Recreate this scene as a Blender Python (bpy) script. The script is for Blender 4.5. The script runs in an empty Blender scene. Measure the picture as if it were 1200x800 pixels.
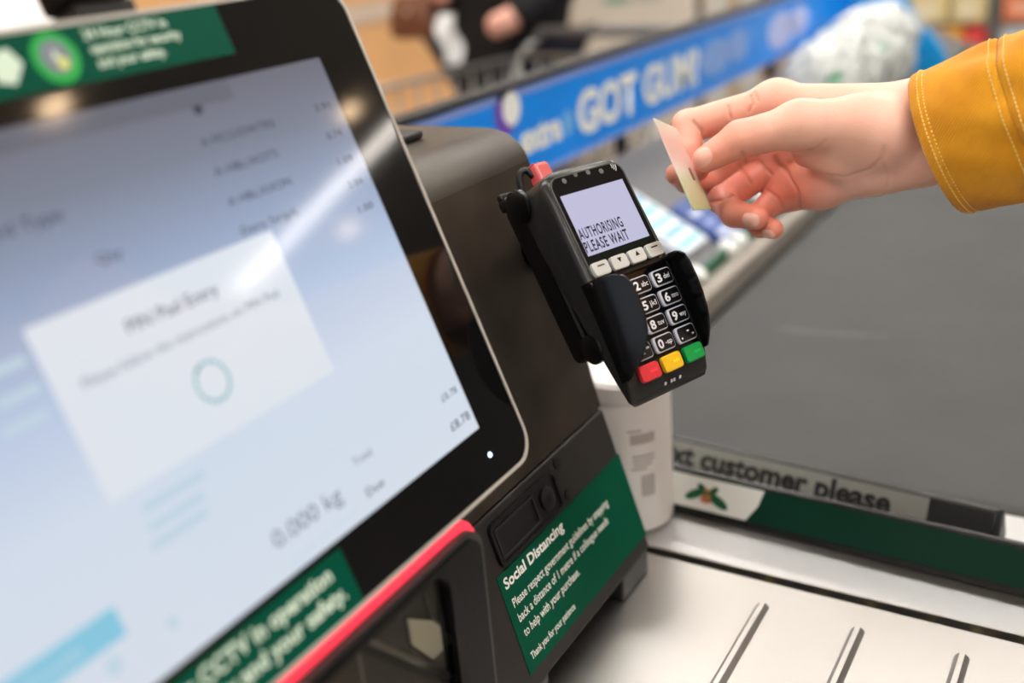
import bpy, bmesh, math, random
import numpy as np
from mathutils import Matrix, Vector
random.seed(7); rng = np.random.default_rng(7)
scene = bpy.context.scene
COL = scene.collection

# ------------------------------------------------------------------ camera, light, exposure
CAM_LOC = Vector((0, 0, .45))
cam_d = bpy.data.cameras.new('camera'); cam = bpy.data.objects.new('camera', cam_d); COL.objects.link(cam)
cam_r = Vector((0.85858682, 0.50660528, -0.07861144)); cam_dn = Vector((0.12594312, -0.35706669, -0.92554941)); cam_f = Vector((-0.49695774, 0.78476396, -0.3703762))
cam.matrix_world = Matrix(((cam_r.x, -cam_dn.x, -cam_f.x, CAM_LOC.x), (cam_r.y, -cam_dn.y, -cam_f.y, CAM_LOC.y), (cam_r.z, -cam_dn.z, -cam_f.z, CAM_LOC.z), (0, 0, 0, 1)))
cam_d.sensor_width = 36; cam_d.lens = 37.27; cam_d.clip_start = .02; cam_d.clip_end = 60
cam_d.dof.use_dof = True; cam_d.dof.focus_distance = .61; cam_d.dof.aperture_fstop = 3.2
scene.camera = cam
world = bpy.data.worlds.new('world'); scene.world = world; world.use_nodes = True
world.node_tree.nodes['Background'].inputs[0].default_value = (1, .97, .93, 1)
world.node_tree.nodes['Background'].inputs[1].default_value = .6
LAMP = 42.0
scene.view_settings.view_transform = 'Standard'; scene.view_settings.look = 'None'
scene.view_settings.exposure = 0.0; scene.view_settings.gamma = 1; scene.view_settings.use_curve_mapping = False

# ------------------------------------------------------------------ materials
def lin(c):
    return tuple(((v/255)/12.92 if v/255 <= .04045 else ((v/255+.055)/1.055)**2.4) for v in c)
MATS = {}
def mat(name, rgb, rough=.5, metal=0., var=0., vscale=20., bump=0., bscale=200., emit=None, estr=0., trans=0., sss=0., coat=0., spec=.5, aniso=0., ior=1.45, rvar=0., alpha=1.):
    if name in MATS: return MATS[name]
    m = bpy.data.materials.new(name); m.use_nodes = True; nt = m.node_tree; b = nt.nodes['Principled BSDF']
    c = lin(rgb); b.inputs['Base Color'].default_value = (*c, 1); b.inputs['Roughness'].default_value = rough; b.inputs['Metallic'].default_value = metal
    b.inputs['Specular IOR Level'].default_value = spec; b.inputs['Coat Weight'].default_value = coat; b.inputs['Coat Roughness'].default_value = .05
    b.inputs['Transmission Weight'].default_value = trans; b.inputs['IOR'].default_value = ior; b.inputs['Anisotropic'].default_value = aniso; b.inputs['Alpha'].default_value = alpha
    if emit: b.inputs['Emission Color'].default_value = (*lin(emit), 1); b.inputs['Emission Strength'].default_value = estr
    if sss: b.inputs['Subsurface Weight'].default_value = sss; b.inputs['Subsurface Radius'].default_value = (1, .35, .2); b.inputs['Subsurface Scale'].default_value = .004
    tc = nt.nodes.new('ShaderNodeTexCoord')
    if var or rvar:
        n = nt.nodes.new('ShaderNodeTexNoise'); n.inputs['Scale'].default_value = vscale; n.inputs['Detail'].default_value = 5
        nt.links.new(tc.outputs['Object'], n.inputs['Vector'])
        if var:
            r = nt.nodes.new('ShaderNodeValToRGB'); r.color_ramp.elements[0].position = .3; r.color_ramp.elements[1].position = .7
            r.color_ramp.elements[0].color = (*[max(0, x*(1-var)) for x in c], 1); r.color_ramp.elements[1].color = (*[min(1, x*(1+var)) for x in c], 1)
            nt.links.new(n.outputs['Fac'], r.inputs['Fac']); nt.links.new(r.outputs['Color'], b.inputs['Base Color'])
        if rvar:
            mr = nt.nodes.new('ShaderNodeMapRange'); mr.inputs['To Min'].default_value = max(.02, rough-rvar); mr.inputs['To Max'].default_value = rough+rvar
            nt.links.new(n.outputs['Fac'], mr.inputs['Value']); nt.links.new(mr.outputs['Result'], b.inputs['Roughness'])
    if bump:
        n2 = nt.nodes.new('ShaderNodeTexNoise'); n2.inputs['Scale'].default_value = bscale; n2.inputs['Detail'].default_value = 3
        nt.links.new(tc.outputs['Object'], n2.inputs['Vector'])
        bp = nt.nodes.new('ShaderNodeBump'); bp.inputs['Strength'].default_value = bump; bp.inputs['Distance'].default_value = .001
        nt.links.new(n2.outputs['Fac'], bp.inputs['Height']); nt.links.new(bp.outputs['Normal'], b.inputs['Normal'])
    MATS[name] = m; return m
def glow(name, rgb, s=1., rough=.08):                     # a lit display pixel area behind glass
    return mat(name, (4, 4, 5), rough=rough, emit=rgb, estr=s)

# ------------------------------------------------------------------ mesh helpers
def link(o, parent=None):
    COL.objects.link(o)
    if parent is not None: o.parent = parent
    return o
def new(name, verts, faces, m, parent=None, smooth=False, uvs=None):
    me = bpy.data.meshes.new(name); me.from_pydata([tuple(v) for v in verts], [], [tuple(f) for f in faces]); me.update()
    if smooth: me.polygons.foreach_set('use_smooth', [True]*len(me.polygons))
    if uvs is not None:
        lay = me.uv_layers.new(name='UVMap')
        for l in me.loops: lay.data[l.index].uv = uvs[l.vertex_index]
    if m: me.materials.append(m)
    return link(bpy.data.objects.new(name, me), parent)
def bmobj(name, bm, m, parent=None, smooth=True, angle=40, flatten=False):
    bmesh.ops.recalc_face_normals(bm, faces=bm.faces[:])
    me = bpy.data.meshes.new(name); bm.to_mesh(me); bm.free()
    if smooth:
        me.polygons.foreach_set('use_smooth', [True]*len(me.polygons)); me.set_sharp_from_angle(angle=math.radians(angle))
        if flatten:                                       # keep the large faces of bevelled pieces dead flat
            ar = [p.area for p in me.polygons]; mx = max(ar)
            for p, a in zip(me.polygons, ar):
                if a > .06*mx: p.use_smooth = False
    if m: me.materials.append(m)
    return link(bpy.data.objects.new(name, me), parent)
def box(name, lo, hi, m, parent=None, bevel=0., seg=2, M=None):
    bm = bmesh.new(); bmesh.ops.create_cube(bm, size=1)
    lo, hi = Vector(lo), Vector(hi); s = hi-lo; c = (hi+lo)/2
    for v in bm.verts: v.co = Vector((v.co.x*s.x+c.x, v.co.y*s.y+c.y, v.co.z*s.z+c.z))
    if bevel: bmesh.ops.bevel(bm, geom=bm.edges[:], offset=bevel, segments=seg, profile=.5, affect='EDGES')
    if M is not None: bm.transform(M)
    return bmobj(name, bm, m, parent, True, 50, bool(bevel))
def prism(name, pts, a, b, m, parent=None, axis='z', bevel=0., seg=2, holes=None, M=None, smooth=True):
    # pts: outline; axis z: pts=(x,y) extruded a..b in z; axis y: pts=(x,z); axis x: pts=(y,z)
    def P(p, t):
        return {'z': (p[0], p[1], t), 'y': (p[0], t, p[1]), 'x': (t, p[0], p[1])}[axis]
    bm = bmesh.new(); n = len(pts)
    A = [bm.verts.new(P(p, a)) for p in pts]; B = [bm.verts.new(P(p, b)) for p in pts]
    bm.faces.new(A); bm.faces.new(B)
    for i in range(n): bm.faces.new((A[i], A[(i+1) % n], B[(i+1) % n], B[i]))
    bmesh.ops.recalc_face_normals(bm, faces=bm.faces[:])
    if bevel:
        bm.normal_update()
        es = [e for e in bm.edges if e.is_manifold and e.calc_face_angle(0) > .6]
        bmesh.ops.bevel(bm, geom=es, offset=bevel, segments=seg, profile=.5, affect='EDGES', clamp_overlap=True)
    if M is not None: bm.transform(M)
    return bmobj(name, bm, m, parent, smooth, 40, bool(bevel))
def rrect(x0, y0, x1, y1, r, n=6):
    o = []
    for cx, cy, a0 in ((x1-r, y0+r, -90), (x1-r, y1-r, 0), (x0+r, y1-r, 90), (x0+r, y0+r, 180)):
        for i in range(n+1):
            a = math.radians(a0+90*i/n); o.append((cx+r*math.cos(a), cy+r*math.sin(a)))
    return o
def frame_ring(name, outer, inner, a, b, m, parent=None, M=None, axis='z'):
    # a frame between two outlines with the same number of points
    def P(p, t): return {'z': (p[0], p[1], t), 'y': (p[0], t, p[1]), 'x': (t, p[0], p[1])}[axis]
    n = len(outer); V = [P(p, a) for p in outer]+[P(p, b) for p in outer]+[P(p, a) for p in inner]+[P(p, b) for p in inner]; F = []
    for i in range(n):
        j = (i+1) % n
        F += [(i, j, n+j, n+i), (2*n+j, 2*n+i, 3*n+i, 3*n+j), (n+i, n+j, 3*n+j, 3*n+i), (j, i, 2*n+i, 2*n+j)]
    bm = bmesh.new(); vs = [bm.verts.new(v) for v in V]
    for f in F: bm.faces.new([vs[k] for k in f])
    if M is not None: bm.transform(M)
    return bmobj(name, bm, m, parent, True, 35)
def tube(name, pts, r, m, parent=None, n=10, caps=True, closed=False):
    pts = [Vector(p) for p in pts]; R = r if isinstance(r, (list, tuple)) else [r]*len(pts)
    V, F = [], []; up = None; L = len(pts)
    for i, p in enumerate(pts):
        if closed: t = (pts[(i+1) % L]-pts[i-1]).normalized()
        else: t = (pts[min(i+1, L-1)]-pts[max(i-1, 0)]).normalized()
        if up is None: up = t.orthogonal().normalized()
        up = (up-t*up.dot(t)).normalized(); s = t.cross(up)
        for k in range(n):
            a = 2*math.pi*k/n; V.append(p+(up*math.cos(a)+s*math.sin(a))*R[i])
    for i in range(L if closed else L-1):
        for k in range(n):
            a = i*n+k; b = i*n+(k+1) % n; c = ((i+1) % L)*n+(k+1) % n; d = ((i+1) % L)*n+k; F.append((a, b, c, d))
    if caps and not closed: F += [tuple(range(n))[::-1], tuple(range((L-1)*n, L*n))]
    return new(name, V, F, m, parent, True)
def smoothpath(pts, n=8):
    P = [np.array(p, float) for p in pts]; P = [2*P[0]-P[1]]+P+[2*P[-1]-P[-2]]; o = []
    for i in range(1, len(P)-2):
        for k in range(n):
            t = k/n; o.append(.5*((2*P[i])+(-P[i-1]+P[i+1])*t+(2*P[i-1]-5*P[i]+4*P[i+1]-P[i+2])*t*t+(-P[i-1]+3*P[i]-3*P[i+1]+P[i+2])*t**3))
    o.append(P[-2]); return [tuple(x) for x in o]
def lathe(name, prof, m, parent=None, n=40, M=None):
    V, F = [], []
    for r, z in prof:
        for k in range(n):
            a = 2*math.pi*k/n; V.append((r*math.cos(a), r*math.sin(a), z))
    for i in range(len(prof)-1):
        for k in range(n): F.append((i*n+k, i*n+(k+1) % n, (i+1)*n+(k+1) % n, (i+1)*n+k))
    F += [tuple(range(n))[::-1], tuple(range((len(prof)-1)*n, len(prof)*n))]
    bm = bmesh.new(); vs = [bm.verts.new(v) for v in V]
    for f in F: bm.faces.new([vs[k] for k in f])
    if M is not None: bm.transform(M)
    return bmobj(name, bm, m, parent, True, 35)
def loft(name, rings, m, parent=None, smooth=True, caps=True):
    V = [p for r in rings for p in r]; n = len(rings[0]); F = []
    for i in range(len(rings)-1):
        for k in range(n): F.append((i*n+k, i*n+(k+1) % n, (i+1)*n+(k+1) % n, (i+1)*n+k))
    if caps: F += [tuple(range(n))[::-1], tuple(range((len(rings)-1)*n, len(rings)*n))]
    bm = bmesh.new(); vs = [bm.verts.new(v) for v in V]
    for f in F: bm.faces.new([vs[k] for k in f])
    return bmobj(name, bm, m, parent, smooth, 50)
def text(name, body, M, m, parent, width=None, height=None, bold=0., align='LEFT', depth=.00012, space=1.):
    # flat print: M places text-space (x right, y up, z out); scaled to the width (and height of the lettering) asked for
    cu = bpy.data.curves.new('tmp', 'FONT'); cu.body = body; cu.size = 1; cu.space_character = space; cu.offset = bold; cu.resolution_u = 3; cu.fill_mode = 'FRONT'
    o = bpy.data.objects.new('tmp', cu); COL.objects.link(o)
    me = bpy.data.meshes.new_from_object(o); bpy.data.objects.remove(o); bpy.data.curves.remove(cu)
    co = np.array([v.co[:] for v in me.vertices]); mn, mx = co.min(0), co.max(0)
    s = width/(mx[0]-mn[0]) if width else height/.72
    sy = height/.72 if height else s
    ox = {'LEFT': mn[0], 'CENTER': (mn[0]+mx[0])/2, 'RIGHT': mx[0]}[align]
    for v, c in zip(me.vertices, co): v.co = M @ Vector(((c[0]-ox)*s, c[1]*sy, depth))
    me.materials.append(m); me.name = name
    return link(bpy.data.objects.new(name, me), parent)
def thing(name, label, cat, M=None, group=None):
    o = bpy.data.objects.new(name, None); o.empty_display_size = .02; COL.objects.link(o)
    if M is not None: o.matrix_world = M
    return tag(o, label, cat, group)
def tag(o, label, cat, group=None):
    o['label'] = label; o['category'] = cat
    if group: o['group'] = group
    return o
def struct(o): o['kind'] = 'structure'; return o
def stuff(o): o['kind'] = 'stuff'; return o
T = Matrix.Translation
def basis(o, x, y, z):
    return Matrix(((x[0], y[0], z[0], o[0]), (x[1], y[1], z[1], o[1]), (x[2], y[2], z[2], o[2]), (0, 0, 0, 1)))

# ------------------------------------------------------------------ the store around the checkout
FZ, CZ = -.87, 2.25
m_floor = mat('floor vinyl', (150, 142, 132), .35, var=.08, vscale=3)
m_wood = mat('wood veneer', (226, 176, 122), .5, var=.07, vscale=2.5)
m_wall = mat('painted wall', (184, 184, 184), .8, var=.02, vscale=1)
struct(box('floor', (-3.5, -4, FZ-.05), (9, 9.5, FZ), m_floor))
struct(box('ceiling', (-3.5, -4, CZ), (9, 9.5, CZ+.05), mat('ceiling board', (240, 238, 234), .9, var=.02, vscale=2)))
struct(box('wall_back', (-3.5, 9.4, FZ), (9, 9.5, CZ), m_wall))
struct(box('wall_right', (8.9, -4, FZ), (9, 9.4, CZ), m_wall))
struct(box('wall_front', (-3.5, -4.1, FZ), (9, -4, CZ), m_wall))
wl = struct(box('wall_left', (-3.5, -4, FZ), (-3.4, 9.4, CZ), m_wall))
m_rail = mat('cream rail', (214, 196, 178), .5)
for i in range(10):                                        # wood veneer cladding panels on the left wall
    y0 = -4+i*1.34
    box('panel', (-3.4, y0+.004, FZ+.01), (-3.375, y0+1.336, .02), m_wood, wl, .003)
    box('panel', (-3.4, y0+.004, .12), (-3.375, y0+1.336, 1.4), m_wood, wl, .003)
box('rail', (-3.4, -4, .03), (-3.365, 9.4, .11), m_rail, wl, .004)

# ceiling lamps
m_led = mat('led diffuser', (255, 255, 255), .5, emit=(255, 251, 245), estr=LAMP)
m_lampbody = mat('lamp housing', (225, 225, 222), .4)
def strip_light(x, y, L=1.9, W=.13, rz=0., lm=None):
    M = T((x, y, CZ)) @ Matrix.Rotation(rz, 4, 'Z')
    t = thing('strip_light', 'white linear strip light fixed to the ceiling', 'ceiling lamp', M, 'strip lights on the ceiling')
    box('housing', (-L/2-.03, -W/2-.015, -.06), (L/2+.03, W/2+.015, 0), m_lampbody, t, .004)
    box('diffuser', (-L/2, -W/2, -.068), (L/2, W/2, -.0605), lm or m_led, t)
for x, y in ((-1.7, -1.6), (.9, -1.6), (-1.7, .35), (.75, .35), (3.2, .0), (-1.9, 2.4), (.3, 2.5), (-1.9, 4.6), (.6, 4.8), (-1.7, 7.), (1.2, 7.4), (6.6, .5), (6.8, 3.0), (4.6, -2.)):
    strip_light(x, y)
strip_light(4.1, 5.35, 1.9, .14, -.27, mat('dimmer led diffuser', (255, 255, 255), .5, emit=(255, 246, 236), estr=32))
m_spot = mat('downlight lens', (255, 255, 255), .4, emit=(255, 216, 172), estr=34)
for x, y in ((2.38, 2.58), (3.05, 4.87), (4.85, 6.26)):
    t = thing('downlight', 'small round warm downlight set in the ceiling', 'ceiling lamp', T((x, y, CZ)), 'round downlights in the ceiling')
    lathe('trim_ring', [(.06, 0), (.078, 0), (.078, -.02), (.06, -.02)], m_lampbody, t)
    lathe('lens', [(.058, -.02), (.058, -.034), (.05, -.05), (.03, -.062), (.001, -.066)], m_spot, t)

# ------------------------------------------------------------------ checkout base, tray, belt
m_steel = mat('brushed steel', (178, 175, 171), .33, 1., var=.03, vscale=3, rvar=.06)
m_steel2 = mat('satin steel', (184, 184, 184), .42, 1., var=.03, vscale=5, rvar=.04)
m_dark = mat('black plastic', (14, 14, 15), .45, bump=.05, bscale=900)
m_groove = mat('dark rubber seal', (12, 11, 10), .8, var=.3, vscale=120)
m_cab = mat('grey laminate', (150, 150, 150), .5, var=.03, vscale=4)
base = thing('checkout_counter', 'grey checkout counter body under the steel tray and belt', 'counter', T((0, 1.5, FZ)))
box('cabinet', (-.41, -1.5, .0), (.42, 1.85, -FZ-.037), m_cab, base, .004)
box('deck', (-.50, -1.45, -FZ-.0365), (.40, -.886, -FZ-.0145), m_dark, base, .002)
box('plinth', (-.415, -1.5, .0), (.44, 1.87, .09), m_dark, base, .004)

tray = thing('scale_tray', 'ribbed stainless steel scanner tray beside the till pillar', 'tray', T((0, .4, 0)))
box('plate', (-.485, -.36, -.014), (.40, .2208, 0), m_steel, tray, .0012)
for i in range(9):
    x = -.1905+i*.0638
    pts = rrect(x-.0036, -.30, x+.0036, .194, .0035, 5)
    bm = bmesh.new()
    rings = [[bm.verts.new((px, py, z)) for px, py in rrect(x-h, -.30-(h-.0036), x+h, .194+(h-.0036), h-.0001, 5)] for h, z in ((.0046, .0), (.0040, .0009), (.0030, .0021), (.0016, .0036))]
    n = len(rings[0])
    for a, b in zip(rings, rings[1:]):
        for k in range(n): bm.faces.new((a[k], a[(k+1) % n], b[(k+1) % n], b[k]))
    bm.faces.new(rings[-1]); bmobj('rib', bm, m_steel, tray)
seal = tag(box('tray_seal', (-.425, .6210, -.034), (.40, .6284, -.009), m_groove), 'dark dirty rubber seal in the gap behind the ribbed tray', 'seal')
rngc = random.Random(3)
m_crumb = mat('yellow crumb', (206, 186, 96), .8)
for k in range(9):
    x = (-.235, -.16, -.128, -.088, -.06, -.05, -.03, -.01, -.2)[k]
    s = rngc.uniform(.0010, .0022); bm = bmesh.new(); bmesh.ops.create_icosphere(bm, subdivisions=1, radius=s)
    for v in bm.verts: v.co = Vector((v.co.x*rngc.uniform(.7, 1.6), v.co.y, v.co.z*.7))+Vector((x, .6236, -.009+s*.5))
    tag(bmobj('crumb', bm, m_crumb), 'tiny pale crumb caught in the seal behind the tray', 'crumb', 'crumbs in the tray seal')
strip = thing('steel_end_plate', 'plain steel plate between the ribbed tray and the belt', 'plate', T((0, .7, 0)))
box('plate', (-.425, -.071, -.016), (.40, .077, .0), m_steel2, strip, .0012)
box('lip', (-.425, -.0716, -.024), (.40, -.069, .0006), m_steel, strip, .0005)

m_belt = mat('grey conveyor belt', (66, 66, 66), .6, var=.10, vscale=9, bump=.12, bscale=700, spec=.35)
nt = m_belt.node_tree; b = nt.nodes['Principled BSDF']
belt = thing('conveyor_belt', 'wide dark grey rubber conveyor belt', 'conveyor belt', T((0, .78, 0)))
prof = [(0.010-.016*math.sin(a) if False else .016-.016*math.cos(a), 0) for a in (0,)]
pr = [(2.4, -.002), (.018, -.002)]+[(.018-.016*math.sin(a), -.018+.016*math.cos(a)) for a in np.linspace(.2, math.pi, 9)]+[(2.4, -.034)]
prism('belt', [(p[0], p[1]) for p in pr], -.412, .40, m_belt, belt, axis='x')
m_scuff = mat('pale belt scuff', (78, 78, 77), .7, var=.12, vscale=60)
bm = bmesh.new()
vs = [bm.verts.new((-.28+.055*math.cos(a)*(1+.25*math.sin(3*a)), .318+.011*math.sin(a)*(1+.3*math.cos(2*a))+.02*math.cos(a)*.4, -.0018)) for a in np.linspace(0, 2*math.pi, 24, endpoint=False)]
bm.faces.new(vs); bmobj('scuff_mark', bm, m_scuff, belt)

# ------------------------------------------------------------------ next-customer divider bars
m_green = mat('sign green', (0, 76, 54), .5, var=.04, vscale=30, spec=.1)
m_dkgreen = mat('bar green', (4, 52, 38), .4, spec=.25)
m_white = mat('print white', (236, 238, 232), .5)
m_grey = mat('bar grey film', (132, 132, 126), .35)
m_black = mat('print black', (12, 12, 12), .5)
m_clear = mat('dark bar plastic', (36, 36, 36), .25)
def bar(name, label, a, b, side, faces_cb):
    # triangular prism lying from a to b on the plate; local x along the bar, y towards the belt, z up
    a, b = Vector(a), Vector(b); L = (b-a).length; x = (b-a).normalized(); y = Vector((-x.y, x.x, 0))
    t = thing(name, label, 'divider bar', basis(a, x, y, (0, 0, 1)), 'next customer bars')
    h = side*.866
    prism('body', [(-side/2, .0006), (side/2, .0006), (.0022, h), (-.0022, h)], 0, L, m_clear, t, axis='x', bevel=.0012)
    for e in (-.004, L): prism('end_cap', [(-side/2-.001, .0006), (side/2+.001, .0006), (.0022, h+.0012), (-.0022, h+.0012)], e, e+.004, m_dark, t, axis='x', bevel=.001)
    # face frame of the side towards the camera: x along, y up the slope, z out
    n = Vector((0, -h, side/2-.0022)).normalized(); up = Vector((0, side/2-.0022, h)).normalized()
    fm = basis((0, -side/2, .0006), (1, 0, 0), up, n); faces_cb(t, fm, L, (Vector((0, side/2-.0022, h-.0006))).length)
    return t
def near_face(t, fm, L, S):
    prism('green_film', [(.002, S*.16), (L-.002, S*.16), (L-.002, S*.93), (.002, S*.93)], .0003, .0008, m_dkgreen, t, M=fm)
    lp = prism('logo_patch', [(.118, S*.18), (.192, S*.18), (.200, S*.55), (.203, S*.91), (.118, S*.91)], .0008, .0011, m_white, t, M=fm)
    cx, cy = .158, S*.5
    for dx, dy, w, h, a, c in ((-.010, .000, .0085, .0035, .5, 'leaf green'), (.010, -.002, .0095, .0038, -.45, 'leaf green'), (-.004, .0045, .006, .003, -.8, 'leaf green'), (.005, .005, .005, .0026, .8, 'leaf green'), (0, .001, .0042, .0055, 0, 'logo orange'), (0, -.003, .005, .0022, 0, 'logo red')):
        pts = [(cx+dx+w*math.cos(q)*math.cos(a)-h*math.sin(q)*math.sin(a), cy+dy+w*math.cos(q)*math.sin(a)+h*math.sin(q)*math.cos(a)) for q in np.linspace(0, 2*math.pi, 14, endpoint=False)]
        prism('emblem_shape', pts, .0011, .0013, mat(c, {'leaf green': (24, 96, 58), 'logo orange': (214, 148, 82), 'logo red': (190, 70, 50)}[c], .5), lp, M=fm)
def far_face(t, fm, L, S):
    prism('grey_film', [(.002, S*.12), (L-.046, S*.12), (L-.046, S*.95), (.002, S*.95)], .0003, .0008, m_grey, t, M=fm)
    prism('black_film', [(L-.046, S*.12), (L-.002, S*.12), (L-.002, S*.95), (L-.046, S*.95)], .0003, .0008, m_black, t, M=fm)
    text('lettering', 'next customer please', fm @ T((L-.072, S*.42, .0008)), m_black, t, width=.205, height=.0165, bold=.04, align='RIGHT')
bar('divider_bar', 'green divider bar with white emblem patch, nearer the steel tray', (-.425, .7065, 0), (.02, .686, 0), .036, near_face)
bar('divider_bar', 'grey divider bar lettered next customer please, against the belt', (-.42, .7565, 0), (-.063, .727, 0), .036, far_face)

# ------------------------------------------------------------------ white wipes tub
tub = thing('wipes_tub', 'white cylindrical wipes tub with barcode behind the till pillar', 'tub', T((-.326, .668, .0006)))
m_tub = mat('white plastic', (245, 243, 241), .35, sss=0, var=.01, vscale=30)
lathe('body', [(.033, 0), (.0355, .0015), (.036, .004), (.036, .108), (.0352, .111)], m_tub, tub, 48)
lathe('lid', [(.0352, .1112), (.0366, .1125), (.0366, .124), (.034, .127), (.012, .128)], m_tub, tub, 48)
def wrap(name, z0, z1, a0, a1, m, parent, r=.03615):
    V, F = [], []; k = max(2, int((a1-a0)/.05))
    for i in range(k+1):
        a = a0+(a1-a0)*i/k
        for rr, z in ((r, z0), (r, z1), (r-.0001, z1), (r-.0001, z0)): V.append((rr*math.cos(a), rr*math.sin(a), z))
    for i in range(k):
        for q in range(4): F.append((i*4+q, i*4+(q+1) % 4, i*4+4+(q+1) % 4, i*4+4+q))
    F += [(0, 1, 2, 3), tuple(k*4+q for q in (3, 2, 1, 0))]
    return new(name, V, F, m, parent)
m_tubprint = mat('grey tub print', (150, 142, 138), .5)
m_tubprint2 = mat('pale tub print', (196, 190, 186), .5)
A0 = math.atan2(-.668, .326)
for z, h, a, w, mm in ((.078, .0085, -.05, .55, m_tubprint2), (.067, .0013, -.02, .5, m_tubprint), (.0635, .0012, -.02, .5, m_tubprint), (.060, .0012, .0, .42, m_tubprint), (.0565, .0012, -.04, .34, m_tubprint), (.088, .002, -.1, .3, m_tubprint2)):
    wrap('print_line', z, z+h, A0+a+.14, A0+a+.14+w, mm, tub)
for k in range(12):
    wrap('barcode_bar', .033, .051, A0+.30+.027*k, A0+.30+.027*k+(.012, .018, .008)[k % 3], m_tubprint, tub)

# ------------------------------------------------------------------ till pillar
m_pillar = mat('bronze grey metal', (66, 59, 51), .36, .5, var=.2, vscale=34, bump=.12, bscale=1700, rvar=.1)
m_pillar2 = mat('dark bronze plastic', (40, 37, 35), .5, .1, var=.12, vscale=40, bump=.06, bscale=1400)
pil = thing('till_pillar', 'dark bronze metal till pillar carrying the screen and the card reader', 'till pillar', T((-.38, .3, 0)))
def px(x): return x+.38
arc = [(-.3546, .3004)]+[(-.3856+.0310*math.cos(a)*1.0, .2965+.0245*math.sin(a)) for a in np.linspace(.42, math.pi/2, 8)]
up = [(-.3105, .1268)]+arc+[(-.47, .321), (-.47, .1268)]
upo = prism('upper_housing', [(px(x), z) for x, z in up], -.30, .30, m_pillar, pil, axis='y', bevel=.0008)
box('back_lip', (px(-.44), -.3, .321), (px(-.41), .262, .3265), m_dark, pil, .002)
low = [(-.2772, .0205), (-.3098, .1252), (-.47, .1252), (-.47, .0205)]
lo = prism('lower_panel', [(px(x), z) for x, z in low], .074, .30, m_pillar2, pil, axis='y', bevel=.0012)
box('foot', (px(-.47), .256, .0003), (px(-.2785), .2995, .0205), m_dark, pil, .002)
box('foot', (px(-.47), .075, .0003), (px(-.2785), .15, .0205), m_dark, pil, .002)
box('recess_back', (px(-.47), .15, .0003), (px(-.33), .256, .0203), m_dark, pil)
# frame of the sloped lower panel: x to the right (+Y), y up the slope, z out
sl = Vector((-.3098+.2772, 0, .1252-.0205)).normalized(); sn = Vector((sl.z, 0, -sl.x))
LP = basis((px(-.2772), 0, .0205), (0, 1, 0), sl, sn)
sticker = prism('sign_sticker', [(.131, .010), (.3005, .010), (.3005, .0745), (.1335, .0745)], .0, .0005, m_green, pil, M=LP)
sticker['label'] = 'green social distancing sign with white lettering'
for s, w, x, y, bo in (('Social Distancing', .073, .1375, .0645, .03), ('Please respect government guidelines by stepping', .128, .139, .0515, .0), ('back a distance of 1 metre if a colleague needs', .121, .139, .0415, .0), ('to help with your purchase.', .071, .139, .0315, .0), ('Thank you for your patience', .056, .1375, .0165, .0)):
    text('lettering', s, LP @ T((x, y, .0005)), m_white, sticker, width=w, height=(.0068 if bo else .0058) if w > .06 else .0048, bold=bo or .012)
# lock plate
lk = prism('lock_plate', rrect(.141, .0775, .2175, .1035, .004), .0, .0012, m_dark, pil, M=LP, bevel=.0004)
frame_ring('lock_rim', rrect(.140, .0765, .2185, .1045, .005), rrect(.1425, .079, .216, .102, .0035), .0, .0026, m_dark, lk, M=LP)
frame_ring('cover_rim', rrect(.144, .081, .190, .1, .002), rrect(.1455, .0825, .1885, .0985, .0015), .0012, .0022, m_pillar2, lk, M=LP)
lathe('lock_barrel', [(.001, .0012), (.0075, .0012), (.0075, .003), (.006, .0036), (.001, .0036)], m_dark, lk, 28, M=LP @ T((.203, .0905, 0)))
box('keyhole', (-.0006, -.003, .0036), (.0006, .003, .0039), m_black, lk, M=LP @ T((.203, .0905, 0)))
for x, y in ((.2275, .107), (.2275, .0845)):
    lathe('screw_cap', [(.0008, 0), (.0038, 0), (.0038, .0008), (.003, .001), (.0008, .001)], m_dark, pil, 20, M=LP @ T((x, y-.004, 0)))

# ------------------------------------------------------------------ bi-optic scanner
m_gloss = mat('gloss black plastic', (9, 9, 10), .45, spec=.15, bump=.1, bscale=250)
m_frame = mat('scanner frame', (30, 30, 31), .3)
m_pane = bpy.data.materials.new('scanner glass'); m_pane.use_nodes = True; nt = m_pane.node_tree; nt.nodes.remove(nt.nodes['Principled BSDF'])
tr_ = nt.nodes.new('ShaderNodeBsdfTransparent'); gl_ = nt.nodes.new('ShaderNodeBsdfGlossy'); gl_.inputs['Roughness'].default_value = .02; mx_ = nt.nodes.new('ShaderNodeMixShader')
tr_.inputs['Color'].default_value = (.8, .8, .78, 1); mx_.inputs[0].default_value = .03; nt.links.new(tr_.outputs[0], mx_.inputs[1]); nt.links.new(gl_.outputs[0], mx_.inputs[2]); nt.links.new(mx_.outputs[0], nt.nodes['Material Output'].inputs[0])
sc = thing('barcode_scanner', 'black barcode scanner with glass window and glowing red top strip', 'barcode scanner', T((-.33, .16, 0)))
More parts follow.
